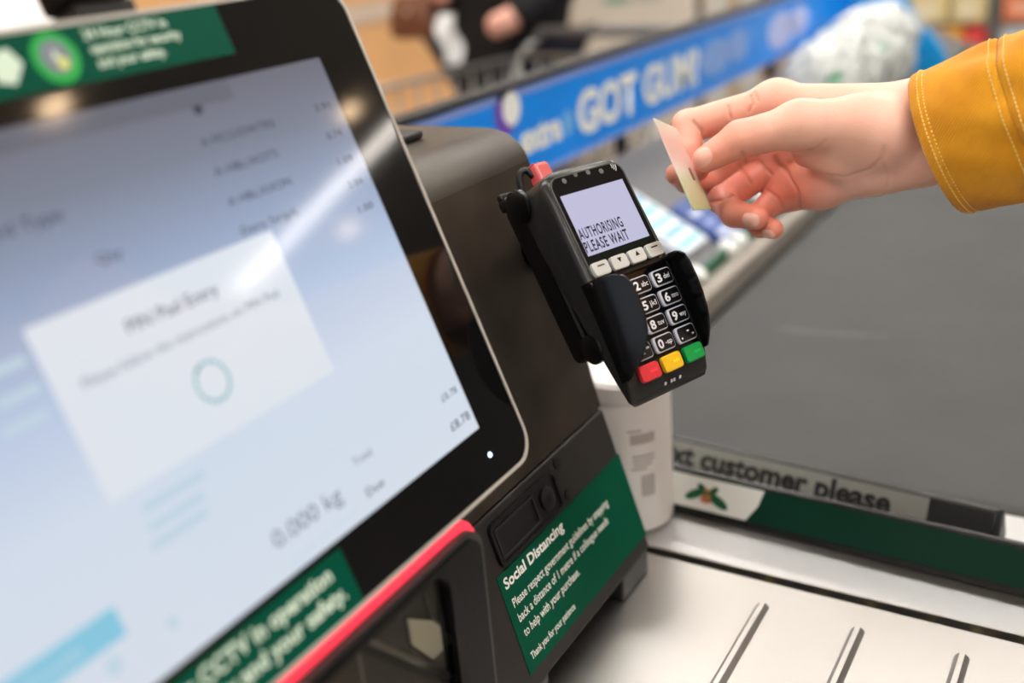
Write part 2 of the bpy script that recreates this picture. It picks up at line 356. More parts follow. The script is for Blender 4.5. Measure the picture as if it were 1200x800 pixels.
# local: x = X+.33, y = Y-.16 ; front plane X=-.255 -> x=.075 ; right edge Y=.3625 -> .2025 ; top .181
outer = rrect(-.20, .004, .2030, .1815, .014, 6); inner = rrect(-.17, .02, .1715, .1745, .012, 6)
mid = rrect(-.196, .006, .1995, .1785, .012, 6)
frame_ring('front_frame', mid, inner, .066, .075, m_gloss, sc, axis='x')
frame_ring('rim', outer, mid, .062, .0735, mat('scanner rim grey', (64, 62, 60), .4, .4), sc, axis='x')
prism('glass_window', inner, .0695, .0715, m_pane, sc, axis='x')
box('rear_housing', (-.13, -.20, .002), (-.03, .2, .178), m_dark, sc, .004)
box('side_wall', (-.03, .194, .004), (.062, .1985, .1775), m_dark, sc)
box('side_wall', (-.03, -.198, .004), (.062, -.194, .1775), m_dark, sc)
box('top_wall', (-.03, -.194, .1755), (.062, .194, .179), m_dark, sc)
box('floor_wall', (-.03, -.194, .002), (.062, .194, .006), m_dark, sc)
m_redglow = mat('red led strip', (200, 20, 30), .3, emit=(255, 62, 84), estr=1.15)
m_redpl = mat('red translucent plastic', (190, 10, 18), .25, emit=(150, 0, 8), estr=.12)  # no lamp: faint emission stands in for light through the plastic
tube('red_light_strip', smoothpath([(.0665, -.2, .1832), (.0665, 0, .1832), (.0665, .16, .1832), (.0665, .184, .1828), (.0665, .197, .1795), (.0665, .2035, .169)], 6), .0035, m_redglow, sc, 12)
box('red_side_strip', (.045, .1995, .004), (.060, .2065, .165), m_redpl, sc, .002)
m_mir = mat('scanner mirror', (104, 100, 93), .4, .5, var=.06, vscale=25)
m_mir2 = mat('scanner mirror tinted', (76, 73, 68), .4, .5, var=.08, vscale=25)
m_mir3 = mat('mirror painted reflection', (222, 216, 196), .45)  # bright light reflected in this mirror is put into its pale colour
def plate(name, pts, m):
    # pts in world (X,Y,Z) -> local
    V = [(p[0]+.33, p[1]-.16, p[2]) for p in pts]; n = len(V); nn = (Vector(V[1])-Vector(V[0])).cross(Vector(V[2])-Vector(V[0])).normalized()
    if nn.x < 0: nn = -nn
    V2 = [tuple(Vector(v)-nn*.0015) for v in V]
    return new(name, V+V2, [tuple(range(n)), tuple(range(n, 2*n))[::-1]]+[(i, (i+1) % n, n+(i+1) % n, n+i) for i in range(n)], m, sc)
plate('mirror', [(-.2640, .3095, .1583), (-.2640, .327, .1454), (-.2640, .3416, .1248), (-.2640, .3233, .1258), (-.2640, .310, .1437)], m_mir3)
plate('mirror', [(-.2655, .3244, .1661), (-.2655, .345, .1642), (-.2665, .348, .0953), (-.2665, .3436, .099), (-.2655, .3430, .1252), (-.2655, .3280, .1462)], m_mir)
plate('mirror', [(-.2670, .3012, .1690), (-.2660, .3234, .1690), (-.2660, .3264, .1470), (-.2665, .3088, .1592)], m_mir2)
plate('mirror', [(-.2665, .225, .1700), (-.2665, .3005, .1700), (-.2665, .3088, .1585), (-.2660, .3092, .1437), (-.2655, .3080, .09), (-.2655, .225, .09)], m_mir2)
plate('mirror', [(-.2655, .3092, .09), (-.2660, .3104, .1418), (-.2660, .3233, .1246), (-.2665, .3425, .1236), (-.2670, .343, .09)], m_mir)
for y in (.245, .276): box('mirror_joint', (.0640, y-.16-.0004, .09), (.0646, y-.16+.0004, .168), mat('joint pale', (150, 146, 138), .4), sc)
tube('support_rod', [(.0672, .1184, .1697), (.0672, .1844, .0963)], .0014, mat('rod steel', (150, 148, 142), .3, 1.), sc)
tube('support_rod', [(.0664, .1170, .1665), (.0664, .1830, .0931)], .0018, m_dark, sc)

# ------------------------------------------------------------------ touch screen monitor
tl = math.radians(21.08)
MO = basis((-.27, .388, .2173), (0, 1, 0), (-math.sin(tl), 0, math.cos(tl)), (math.cos(tl), 0, math.sin(tl)))
mon = thing('touch_monitor', 'large tilted checkout touch screen with black bezel and green stickers', 'monitor', MO)
m_bezel = mat('bezel gloss black', (12, 12, 13), .06, spec=.5)
m_silver = mat('silver edge', (188, 184, 176), .4, .1)
U0, U1, V0, V1 = -.374, .0335, -.0300, .2250
prism('back_shell', rrect(U0+.006, V0+.006, U1-.006, V1-.006, .012), -.032, -.004, m_dark, mon, bevel=.002)
frame_ring('silver_edge', rrect(U0, V0, U1, V1, .015, 8), rrect(U0+.0017, V0+.0017, U1-.0017, V1-.0017, .0138, 8), -.006, .0012, m_silver, mon)
prism('bezel', rrect(U0+.0017, V0+.0017, U1-.0017, V1-.0017, .0138, 8), -.006, .0006, m_bezel, mon, smooth=False)
box('mount_arm', (-.25, .06, -.0545), (-.13, .14, -.032), m_dark, mon, .003)
# the lit panel: a till screen, viewing-angle falloff and reflections painted into its emission
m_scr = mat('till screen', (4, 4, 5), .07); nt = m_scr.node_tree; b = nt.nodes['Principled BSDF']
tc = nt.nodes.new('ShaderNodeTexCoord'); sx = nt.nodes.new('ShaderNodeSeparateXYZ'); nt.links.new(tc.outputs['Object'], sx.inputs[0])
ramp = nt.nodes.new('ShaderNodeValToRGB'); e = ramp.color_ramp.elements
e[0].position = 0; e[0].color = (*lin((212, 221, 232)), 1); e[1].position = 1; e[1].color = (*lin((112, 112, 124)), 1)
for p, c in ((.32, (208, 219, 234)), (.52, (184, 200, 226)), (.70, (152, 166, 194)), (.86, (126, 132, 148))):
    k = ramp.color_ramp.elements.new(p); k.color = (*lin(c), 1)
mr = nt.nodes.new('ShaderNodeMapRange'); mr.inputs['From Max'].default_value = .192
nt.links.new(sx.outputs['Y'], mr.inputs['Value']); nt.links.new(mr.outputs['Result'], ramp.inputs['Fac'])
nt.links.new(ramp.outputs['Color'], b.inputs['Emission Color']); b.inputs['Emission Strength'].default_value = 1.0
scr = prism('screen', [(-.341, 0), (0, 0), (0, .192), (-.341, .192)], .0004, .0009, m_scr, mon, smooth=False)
def flat(name, pts, m, z=.0009, parent=scr, h=.0001): return prism(name, pts, z, z+h, m, parent)
def R4(x0, y0, x1, y1): return [(x0, y0), (x1, y0), (x1, y1), (x0, y1)]
m_dlg = glow('dialog white', (222, 228, 236), 1.0)
flat('dialog', rrect(-.193, .0615, -.0725, .127, .0015, 4), m_dlg)
m_ink = glow('ui ink', (112, 122, 140), .8); m_ink2 = glow('ui pale ink', (128, 136, 152), .85); m_teal = glow('ui teal', (120, 186, 196), .9); m_blue = glow('ui button blue', (134, 198, 222), 1.0); m_pale = glow('ui pale blue', (192, 212, 226), 1.0)
m_inkd = glow('ui dark ink', (64, 70, 84), .8); m_inkt = glow('ui top ink', (70, 72, 86), .8)
def ui(s, x, y, w, h, m, z=.00091, al='LEFT', bold=.0): return text('screen_text', s, T((x, y, z)), m, scr, width=w, height=h, bold=bold, align=al)
ui('PIN Pad Entry', -.1565, .1115, .045, .0050, m_ink, .00101, bold=.01)
ui('Please follow the instructions on PIN Pad.', -.182, .1005, .0995, .0036, m_ink2, .00101)
for k in range(16):
    a0, a1 = 2*math.pi*k/16, 2*math.pi*(k+.8)/16; c = (-.1325, .0822)
    flat('spinner_segment', [(c[0]+r*math.cos(a), c[1]+r*math.sin(a)) for r, a in ((.0072, a0), (.0086, a0), (.0086, a1), (.0072, a1))], m_teal if k != 5 else glow('ui deep teal', (40, 130, 120), .9), .0010)
ui('\u00a38.78', -.0172, .0215, .0130, .0036, m_ink); ui('\u00a38.78', -.0192, .0068, .0162, .0044, m_inkd)
ui('Total', -.085, .0213, .0125, .0034, m_ink2); ui('Due', -.085, .0065, .0118, .0040, m_inkd)
ui('0.000 kg', -.1392, .0125, .0408, .0072, m_ink2); ui('please place items on the scale', -.136, .0045, .041, .0020, m_pale); ui('below', -.136, .0012, .009, .0018, m_pale)
for y, s, w in ((.1675, 'A MCO/DWTRS', .043), (.1548, 'A HBL/XOTS', .0375), (.1418, 'A HBL/XXON', .0378), (.1290, 'Dairy Strip/L', .0346)): ui(s, -.0878, y, w, .0036, m_inkt)
for k, y in enumerate((.1685, .155, .1425, .131, .119)): ui(('3.91', '0.74', '1.09', '2.04', '1.00')[k], -.0170, y, .0105, .0034, m_inkt)
flat('trolley_icon', [(-.084, .184), (-.079, .184), (-.080, .1805), (-.0835, .1805)], m_inkt)
ui('Card Type', -.196, .157, .036, .0048, m_inkt); ui('Qty', -.1557, .138, .0113, .0040, m_inkt)
bt = flat('button', R4(-.262, .0205, -.2085, .0312), m_blue, .00096)
text('screen_text', 'Finish', T((-.245, .0235, .00107)), m_pale, scr, width=.020, height=.0040)
for x, y, r in ((-.192, .014, .0024), (-.2175, .0142, .0034), (-.240, .012, .0030)):
    flat('screen_dot', [(x+r*math.cos(a), y+r*math.sin(a)) for a in np.linspace(0, 2*math.pi, 18, endpoint=False)], m_pale, .00096)
for y, x0, x1, mm in ((.116, -.21, -.1965, m_pale), (.106, -.212, -.1965, m_pale), (.097, -.215, -.198, m_pale), (.052, -.183, -.154, m_pale), (.045, -.184, -.158, m_pale), (.039, -.186, -.160, m_pale)):
    flat('screen_line', R4(x0, y, x1, y+.0034), mm, .00097)
flat('status_bar', R4(-.341, .1835, -.060, .1915), glow('ui bar', (116, 118, 130), .8), .00092, h=.00003)
# stickers
m_grnst = mat('sticker green', (0, 74, 56), .45, var=.03, vscale=40, spec=.1); m_cream = mat('sticker lettering', (206, 226, 208), .5)
st = prism('top_sticker', R4(-.30, .2015, -.0487, .2243), .0006, .0009, m_grnst, mon); st['label'] = 'green CCTV notice across the top bezel'
for k, s in enumerate(('24 Hour CCTV in', 'operation for security', 'and your safety.')):
    text('lettering', s, T((-.1185+.0005*k, .2172-.0056*k, .0009)), m_cream, st, width=(.0405, .0445, .033)[k], height=.0039, bold=.025)
def disc(name, x, y, r, m, z, p, n=26, sy=1): return prism(name, [(x+r*math.cos(a), y+sy*r*math.sin(a)) for a in np.linspace(0, 2*math.pi, n, endpoint=False)], z, z+.0001, m, p)
disc('icon_ring', -.1336, .2125, .0098, mat('icon green', (20, 160, 66), .4), .0009, st)
disc('icon_centre', -.1336, .2127, .0064, mat('icon grey', (120, 126, 140), .4), .00101, st)
disc('icon_glint', -.1318, .2100, .0024, mat('icon lemon', (206, 214, 120), .4), .00112, st)
prism('icon_figure', [(-.1352, .2118), (-.1336, .2158), (-.1322, .2118)], .00112, .0012, m_cream, st)
prism('arrow', [(-.160, .2075), (-.1535, .2055), (-.1475, .2125), (-.1510, .2185), (-.160, .2165)], .0009, .001, m_cream, st)
sb = prism('bottom_sticker', R4(-.335, -.0285, -.1108, -.0032), .0006, .0009, m_grnst, mon); sb['label'] = 'green CCTV notice across the bottom bezel'
text('lettering', '24 Hour CCTV in operation', T((-.1208, -.0123, .0009)), m_cream, sb, width=.106, height=.0066, bold=.03, align='RIGHT')
text('lettering', 'for security and your safety.', T((-.1178, -.0222, .0009)), m_cream, sb, width=.106, height=.0066, bold=.03, align='RIGHT')
lathe('power_light', [(.0002, .0006), (.0012, .0006), (.0012, .0009), (.0002, .0009)], mat('power led', (200, 220, 255), .3, emit=(190, 220, 255), estr=4), mon, 16, M=T((-.0003, -.0148, 0)))
# camera module clamped on the monitor's top edge
cm = thing('security_camera', 'black camera module clamped on the top of the monitor', 'camera', MO @ T((-.105, .2252, -.01)))
box('clamp', (-.010, .0, -.016), (.018, .006, .0095), m_dark, cm, .001)
box('body', (-.0125, .006, -.008), (.0175, .030, .013), m_gloss, cm, .003)
lathe('lens', [(.001, .0142), (.007, .0142), (.007, .019), (.005, .0195), (.001, .018)], m_gloss, cm, 24, M=T((.003, .018, 0)))
# white rounded lamp cowl standing behind the monitor
bc = thing('till_beacon', 'white rounded till light with green band behind the monitor', 'till light', T((-.4600, .312, .3212)))
lathe('pole', [(.008, 0), (.008, .055)], m_steel2, bc, 20)
lathe('cowl', [(.010, .055), (.040, .060), (.046, .078), (.043, .098), (.030, .112), (.008, .118)], m_tub, bc, 40)
lathe('green_band', [(.0462, .070), (.0470, .072), (.0470, .080), (.0462, .082)], mat('band green', (90, 150, 110), .4), bc, 40)

# ------------------------------------------------------------------ payment terminal
tu, tv, tn = (0.3253575, 0.94557467, -0.00557057), (-0.5207285, 0.1840857, 0.83363918), (0.78929356, -0.26833001, 0.55228135)
PT = basis((-.2484, .5118, .2758), tu, tv, tn)
pt = thing('payment_terminal', 'black chip and pin payment terminal with raised keypad shield', 'card reader', PT)
m_body = mat('terminal plastic', (38, 38, 38), .27, bump=.03, bscale=2500)
m_blk = mat('terminal black', (12, 12, 13), .22)
m_glossy = mat('terminal lens', (9, 9, 12), .08, spec=.5)
def wf(v):                                                # front surface profile (mm)
    if v > -12: return 0.
    if v > -72: return -4.2*((-12-v)/60)**1.5
    return -4.2-9*((-72-v)/13)**1.7
def rsec(v, a, f, bk, r, n=6, arch=0):
    o = []
    for cx, cy, a0 in ((a-r, bk+r, -90), (a-r, f-r, 0), (-a+r, f-r, 90), (-a+r, bk+r, 180)):
        for i in range(n+1):
            q = math.radians(a0+90*i/n); x = cx+r*math.cos(q); w = cy+r*math.sin(q)
            o.append(((x)/1000, (v+arch*(1-(x/31)**2))/1000, w/1000))
    return o
rings = []
for v, a, r, ar in ((-84.5, 26, 2, 0), (-84.2, 29, 3.2, 0), (-81, 31.2, 4, 0), (-70, 32, 4, 0), (-45, 32.2, 4, 0), (-12, 32.3, 4, 0), (15, 31.8, 4.2, 0), (35, 31, 4.5, 2.5), (44, 30, 5, 4), (47.5, 28.5, 5.5, 4.8), (49, 25.5, 6, 5)):
    f = wf(v)-(0 if v < 44 else (.6 if v < 46 else (1.6 if v < 48 else 3.4))); bk = -15-15*max(0, min(1, (v+84)/110))
    if v <= -84.2: bk += 2
    if v >= 47: bk += 2.5
    rings.append(rsec(v, a, f, bk, min(r, (f-bk)/2.05), arch=ar))
loft('body', rings, m_body, pt)
# face lens
def arch_out(x0, x1, y0, y1, ar, r=4):
    o = rrect(x0, y0, x1, y1, r, 5); return [(x/1000, (y+(ar*(1-(x/30)**2) if y > 20 else 0))/1000) for x, y in o]
frame_ring('lens_rim', arch_out(-28.2, 28.2, -14.6, 45.8, 4.4, 6), arch_out(-27.3, 27.3, -13.8, 45., 4.4, 5.4), -.0006, .0008, mat('terminal rim', (92, 92, 90), .3, .2), pt)
prism('lens', arch_out(-27.3, 27.3, -13.8, 45., 4.4, 5.4), -.0006, .0004, m_glossy, pt)
ds = prism('display', R4(-.0242, .0002, .0242, .0366), .0004, .0006, glow('display lavender', (196, 194, 222), .95, .2), pt)
m_disp = glow('display ink', (40, 40, 62), .6)
text('display_text', 'AUTHORISING', T((-.0241, .0100, .0006)), m_disp, ds, width=.0335, height=.0064, bold=.018, space=1.14)
text('display_text', 'PLEASE WAIT', T((-.0241, .0022, .0006)), m_disp, ds, width=.0335, height=.0064, bold=.018, space=1.14)
m_dot = mat('indicator grey', (96, 96, 92), .4)
for k in range(4): lathe('indicator', [(.0002, .0004), (.0016, .0004), (.0016, .0006), (.0002, .0006)], m_dot, pt, 16, M=T((-.0165+.0095*k, (.0450+.0016*math.sin(.6+k)*1.0 if k else .0445), 0)))
for k, r in enumerate((.0014, .0028, .0042)):
    pts = [(.0195+r*math.cos(a), .0455+r*math.sin(a)) for a in np.linspace(-.8, .8, 8)]
    pts += [(.0195+(r+.0006)*math.cos(a), .0455+(r+.0006)*math.sin(a)) for a in np.linspace(.8, -.8, 8)]
    prism('contactless_wave', pts, .0004, .0006, mat('symbol white', (205, 205, 200), .4), pt)
m_nav = mat('nav key grey', (204, 204, 200), .4)
for k, x in enumerate((-.0212, -.0070, .0070, .0212)):
    nb = prism('soft_key', rrect(x-.0060, -.0125, x+.0060, -.0045, .0016, 3), .0004, .0032, m_nav, pt, bevel=.0006)
    if k in (0, 3): prism('dash_mark', R4(x-.0026, -.0074, x+.0026, -.0066), .0032, .0033, m_black, nb)
    else:
        s = 1 if k == 2 else -1; prism('arrow_mark', [(x-.0016, -.0074-s*.0012), (x+.0016, -.0074-s*.0012), (x, -.0074+s*.0016)], .0032, .0033, m_black, nb)
# keypad
def KP(x, v): return T((x, v/1000, wf(v)/1000)) @ Matrix.Rotation(math.atan2(wf(v+3)-wf(v-3), 6), 4, 'X')
rk = []
for v in (-16.5, -30, -45, -60, -66): rk.append([(s*.027, v/1000, (wf(v)+q)/1000) for s, q in ((-1, -1), (1, -1), (1, .4), (-1, .4))])
loft('keypad_plate', rk, m_glossy, pt, smooth=False)
m_kedge = mat('key outline', (186, 188, 200), .4); m_ktop = mat('key black', (16, 16, 19), .25); m_kink = mat('key lettering', (222, 222, 226), .4)
KEYS = (('1', 'qz.'), ('2', 'abc'), ('3', 'def'), ('4', 'ghi'), ('5', 'jkl'), ('6', 'mno'), ('7', 'prs'), ('8', 'tuv'), ('9', 'wxy'), ('*', ',\u2019"'), ('0', '-sp'), ('.', '\u2019,'))
for i, (d, l) in enumerate(KEYS):
    M = KP((-.018, 0, .018)[i % 3], (-24.4, -36, -47.3, -58.6)[i//3])
    k = prism('number_key', rrect(-.0078, -.0047, .0078, .0047, .0022, 4), .0002, .0022, m_kedge, pt, M=M, bevel=.0005)
    prism('key_top', rrect(-.0062, -.0040, .0071, .0040, .0016, 4), .0021, .0024, m_ktop, k, M=M)
    text('key_digit', d, M @ T((-.0050, -.0024, .0024)), m_kink, k, height=.0050, width=None if d in '1*.' else .0040, bold=.03)
    text('key_letters', l, M @ T((.0006, -.0014, .0024)), m_kink, k, width=.0052, height=.0030, bold=.01)
for x, c, s in ((-.018, (214, 48, 56), 'x'), (0., (240, 190, 24), '<'), (.018, (0, 150, 66), 'o')):
    M = KP(x, -70.)
    ck = prism('colour_key', rrect(-.0074, -.0046, .0074, .0046, .002, 4), .0002, .0034, mat('key '+s, c, .35), pt, M=M, bevel=.0008)
    prism('key_mark', R4(-.0006, -.0006, .0044, .0006), .0034, .0038, mat('key mark '+s, tuple(min(255, int(q*1.12+14)) for q in c), .35), ck, M=M)
M = KP(0, -79.5)
for x in (-.0062, -.0012, .0010, .0058): prism('chip_mark', rrect(x-.0007, -.0008, x+.0007, .0012, .0004, 2), .0002, .0005, m_kink, pt, M=M)
# privacy shield: two wings leaning over the keypad and a low bridge
def wing(sg):
    st_ = []
    for v, h in ((-13, 1.5), (-14, 9), (-16, 15), (-19, 19.5), (-24, 21.5), (-32, 22), (-42, 21.5), (-50, 19.5), (-56, 16.5), (-61, 12.5), (-65, 8), (-68, 4), (-70, 1)):
        b0 = wf(v)-6; th = 1.6; x0 = 32.6; lean = 9.2*(h/22)
        prof = []
        for t in np.linspace(0, 1, 7): prof.append((x0-lean*t**1.6, b0+(h+6)*t))
        ins = [(x-th*(1.1-.3*(i/6)), w-.2) for i, (x, w) in enumerate(prof)][::-1]
        st_.append([(sg*x/1000, v/1000, w/1000) for x, w in prof+ins])
    o = loft('shield_wing', st_, m_blk, pt); return o
wing(-1); wing(1)
box('shield_bridge', (-.0325, -.0165, -.003), (.0325, -.0138, .0022), m_blk, pt, .0008)
# cradle, knobs, cable
box('cradle', (-.0305, -.050, -.0445), (.0305, .050, -.027), m_blk, pt, .005, 3)
for v, w, r in ((.0445, -.0265, .0100), (-.046, -.0205, .0085)):
    for s in (-1, 1):
        lathe('clamp_knob', [(.001, .030), (r, .030), (r, .0328), (r-.0012, .0336), (.001, .0338)], m_blk, pt, 28, M=T((0, v, w)) @ Matrix.Rotation(s*math.pi/2, 4, 'Y'))
box('cradle_strut', (-.031, -.046, -.037), (.031, .046, -.024), m_blk, pt, .003)
PTi = PT.inverted()
tube('mount_arm', [PTi @ Vector((-.286, .550, .247)), PTi @ Vector((-.318, .567, .247)), PTi @ Vector((-.3445, .575, .249))], [.011, .011, .014], m_blk, pt, 20)
m_redplug = mat('red clear plug', (232, 120, 120), .25, trans=.35, emit=(190, 40, 50), estr=.12)  # the plug is no lamp; slight emission imitates light passing through it
rp = box('red_plug', (-.010, .050, -.034), (.0015, .0665, -.024), m_redplug, pt, .0022, 3)
for k in range(3): box('plug_rib', (-.0095+.0040*k, .0664, -.0330), (-.0076+.0040*k, .0671, -.0255), m_redplug, rp, .0003)
tube('cable', smoothpath([(-.009, .0605, -.030), (-.011, .0655, -.031), (-.0150, .0650, -.033), (-.0165, .0585, -.035), (-.0165, .052, -.036), (-.015, .045, -.036)], 6), .0021, m_dark, pt, 10)
box('cable_clip', (-.030, .0480, -.046), (-.010, .0555, -.036), m_dark, pt, .002)
box('cable_clip_hook', (-.0295, .0545, -.045), (-.019, .0590, -.040), m_dark, pt, .0015)

# ------------------------------------------------------------------ bank card
c0, c1, c2, c3 = [Vector(p) for p in ((-.2335, .5312, .3446), (-.2103, .5237, .2975), (-.2277, .6014, .2747), (-.2541, .6072, .3225))]
ey = ((c0-c1)+(c3-c2)).normalized(); ex = ((c3-c0)+(c2-c1)); ex = (ex-ey*ex.dot(ey)).normalized(); ez = ex.cross(ey)
CO = (c2+c3)/2
CM = basis(CO, ex, ey, ez)
card = thing('bank_card', 'pale green and pink bank card held between thumb and fingers', 'bank card', CM)
m_card = mat('card print', (214, 220, 188), .3); nt = m_card.node_tree; b = nt.nodes['Principled BSDF']
tc = nt.nodes.new('ShaderNodeTexCoord'); sx = nt.nodes.new('ShaderNodeSeparateXYZ'); nt.links.new(tc.outputs['Object'], sx.inputs[0])
mr = nt.nodes.new('ShaderNodeMapRange'); mr.inputs['From Min'].default_value = -.027; mr.inputs['From Max'].default_value = .027; nt.links.new(sx.outputs['Y'], mr.inputs['Value'])
ns = nt.nodes.new('ShaderNodeTexNoise'); ns.inputs['Scale'].default_value = 160; nt.links.new(tc.outputs['Object'], ns.inputs['Vector'])
ad = nt.nodes.new('ShaderNodeMath'); ad.operation = 'MULTIPLY_ADD'; ad.inputs[1].default_value = .12; nt.links.new(ns.outputs['Fac'], ad.inputs[0]); nt.links.new(mr.outputs['Result'], ad.inputs[2])
rp_ = nt.nodes.new('ShaderNodeValToRGB'); e = rp_.color_ramp.elements
e[0].position = .05; e[0].color = (*lin((176, 196, 140)), 1); e[1].position = 1; e[1].color = (*lin((206, 206, 190)), 1)
for p, c in ((.38, (206, 214, 176)), (.5, (226, 222, 208)), (.62, (226, 196, 188)), (.85, (222, 186, 178))):
    k = rp_.color_ramp.elements.new(p); k.color = (*lin(c), 1)
nt.links.new(ad.outputs[0], rp_.inputs['Fac']); nt.links.new(rp_.outputs['Color'], b.inputs['Base Color'])
prism('card_body', rrect(-.0856, -.027, 0, .027, .003, 5), -.00038, .00038, m_card, card, bevel=.0001)
prism('chip', rrect(-.0300, -.0085, -.019, -.0005, .0015, 3), .00038, .00045, mat('card emblem', (150, 84, 66), .4), card)
prism('chip', rrect(-.0300, -.0085, -.019, -.0005, .0015, 3), -.00045, -.00038, mat('card emblem', (150, 84, 66), .4), card)

# ------------------------------------------------------------------ the customer's hand and sleeve
J = dict(th2=(-0.1589,0.6308,0.3041), th3=(-0.1770,0.6275,0.3070), wu=(-0.1180,0.6495,0.3241), wl=(-0.1146,0.6428,0.3052), fa=(-0.0588,0.6381,0.3284), imc=(-0.2059,0.6565,0.3299), mmc=(-0.2104,0.6679,0.3116), rmc=(-0.2054,0.6670,0.2920), pmc=(-0.1960,0.6555,0.2768), hy0=(-0.1386,0.6403,0.2972), hy1=(-0.1756,0.6480,0.2820), th0=(-0.1347,0.6294,0.3173), i1=(-0.2554,0.6325,0.3185), i2=(-0.2498,0.6191,0.3042), i3=(-0.2425,0.6147,0.2958), m1=(-0.2432,0.6474,0.2797), m2=(-0.2526,0.6240,0.2860), m3=(-0.2546,0.6108,0.2929), r1=(-0.2310,0.6268,0.2738), r2=(-0.2154,0.6052,0.2718), r3=(-0.2000,0.6007,0.2714), p1=(-0.2111,0.6339,0.2620), p2=(-0.2016,0.6136,0.2629), p3=(-0.1916,0.6073,0.2632), t0=(-0.1472,0.6264,0.3224), t1=(-0.1787,0.6153,0.3248), t2=(-0.2105,0.6033,0.3179), t3=(-0.2289,0.5955,0.3071))
J = {k: np.array(v) for k, v in J.items()}
def seg(P, a, b, ra, rb):
    a, b = (J[a] if isinstance(a, str) else a), (J[b] if isinstance(b, str) else b)
    ab = b-a; t = np.clip(((P-a)@ab)/(ab@ab), 0, 1)
    return np.linalg.norm(P-a-t[..., None]*ab, axis=-1)-(ra+(rb-ra)*t)/1000
def smin(a, b, k):
    h = np.clip(k-np.abs(a-b), 0, None)/np.maximum(k, 1e-9); return np.minimum(a, b)-h*h*k*.25
def chain(P, ids, rs, k=.003):
    d = None
    for i in range(len(ids)-1):
        s = seg(P, ids[i], ids[i+1], rs[i], rs[i+1]); d = s if d is None else smin(d, s, k)
    return d
def hand_sdf(P):
    palm = seg(P, 'wu', 'fa', 20, 25); palm = smin(palm, seg(P, 'wl', 'fa', 17, 25), .012)
    for a, b, ra, rb in (('wu', 'imc', 19, 11.5), ('wu', 'mmc', 17, 12), ('wl', 'rmc', 15, 12), ('wl', 'pmc', 15, 11), ('imc', 'mmc', 11.5, 12), ('mmc', 'rmc', 12, 12), ('rmc', 'pmc', 12, 11), ('wl', 'hy0', 16, 15), ('hy0', 'hy1', 15, 14), ('hy1', 'pmc', 14, 11)):
        palm = smin(palm, seg(P, a, b, ra, rb), .010)
    palm = smin(palm, chain(P, ('wu', 'th0', 't0', 't1'), (18, 18.5, 17.5, 13.5), .006), .007)
    palm = smin(palm, chain(P, ('th0', 'th2', 'th3'), (16, 13.5, 10)), .009)
    out = palm
    for ids, rs in ((('imc', 'i1', 'i2', 'i3'), (11.5, 10.2, 9.2, 7.6)), (('mmc', 'm1', 'm2', 'm3'), (11.5, 9.2, 8.2, 7.0)), (('rmc', 'r1', 'r2', 'r3'), (11, 8.8, 8.2, 7.4)), (('pmc', 'p1', 'p2', 'p3'), (10, 7.8, 7.2, 6.2)), (('t1', 't2', 't3'), (12.6, 11.0, 8.2))):
        f = chain(P, ids, rs)
        base_ = J[ids[0]]; far = np.linalg.norm(P-base_, axis=-1)
        k = .010*np.clip(1-(far-.012)/.022, 0, 1)+.0004
        out = np.minimum(out, smin(palm, f, k))
    return out
def surface_nets(fn, lo, hi, h):
    n = np.ceil((np.array(hi)-np.array(lo))/h).astype(int)+1
    ax = [lo[i]+h*np.arange(n[i]) for i in range(3)]
    D = np.empty(n)
    for i in range(0, n[0], 16):
        G = np.stack(np.meshgrid(ax[0][i:i+16], ax[1], ax[2], indexing='ij'), -1); D[i:i+16] = fn(G)
    S = D < 0
    c = np.zeros(tuple(n-1), int)
    for dx in (0, 1):
        for dy in (0, 1):
            for dz in (0, 1): c += S[dx:n[0]-1+dx, dy:n[1]-1+dy, dz:n[2]-1+dz]
    act = (c > 0) & (c < 8); idx = -np.ones(act.shape, int); cells = np.argwhere(act); idx[act] = np.arange(len(cells))
    acc = np.zeros((len(cells), 3)); cnt = np.zeros(len(cells))
    corners = [(dx, dy, dz) for dx in (0, 1) for dy in (0, 1) for dz in (0, 1)]
    for a in corners:
        for b_ in corners:
            if sum(abs(a[i]-b_[i]) for i in range(3)) == 1 and a < b_:
                da = D[tuple((cells+a).T)]; db = D[tuple((cells+b_).T)]; m_ = (da < 0) != (db < 0)
                t = np.where(m_, da/np.where(m_, da-db, 1), 0)
                acc += np.where(m_[:, None], np.array(a)+t[:, None]*(np.array(b_)-np.array(a)), 0); cnt += m_
    V = np.array(lo)+h*(cells+acc/cnt[:, None]); F = []
    for axn in range(3):
        u, v = (axn+1) % 3, (axn+2) % 3
        sl_a = [slice(None)]*3; sl_b = [slice(None)]*3; sl_a[axn] = slice(0, -1); sl_b[axn] = slice(1, None)
        A, B = S[tuple(sl_a)], S[tuple(sl_b)]; E_ = np.argwhere(A != B)
        E_ = E_[(E_[:, u] > 0) & (E_[:, v] > 0) & (E_[:, u] < n[u]-1) & (E_[:, v] < n[v]-1)]
        flip = A[tuple(E_.T)]
        def at(du, dv):
            q = E_.copy(); q[:, u] += du; q[:, v] += dv; return idx[tuple(q.T)]
        quad = np.stack([at(-1, -1), at(0, -1), at(0, 0), at(-1, 0)], 1)
        quad[~flip] = quad[~flip][:, ::-1]; F.append(quad)
    return V, np.concatenate(F)
lo_, hi_ = np.array((-.272, .578, .249)), np.array((-.042, .688, .362))
HV, HF = surface_nets(hand_sdf, lo_, hi_, .0009)
def grad(P, e=.0008):
    g = np.stack([hand_sdf(P+np.eye(3)[i]*e)-hand_sdf(P-np.eye(3)[i]*e) for i in range(3)], -1); return g/np.linalg.norm(g, axis=-1, keepdims=True)
HN = grad(HV)
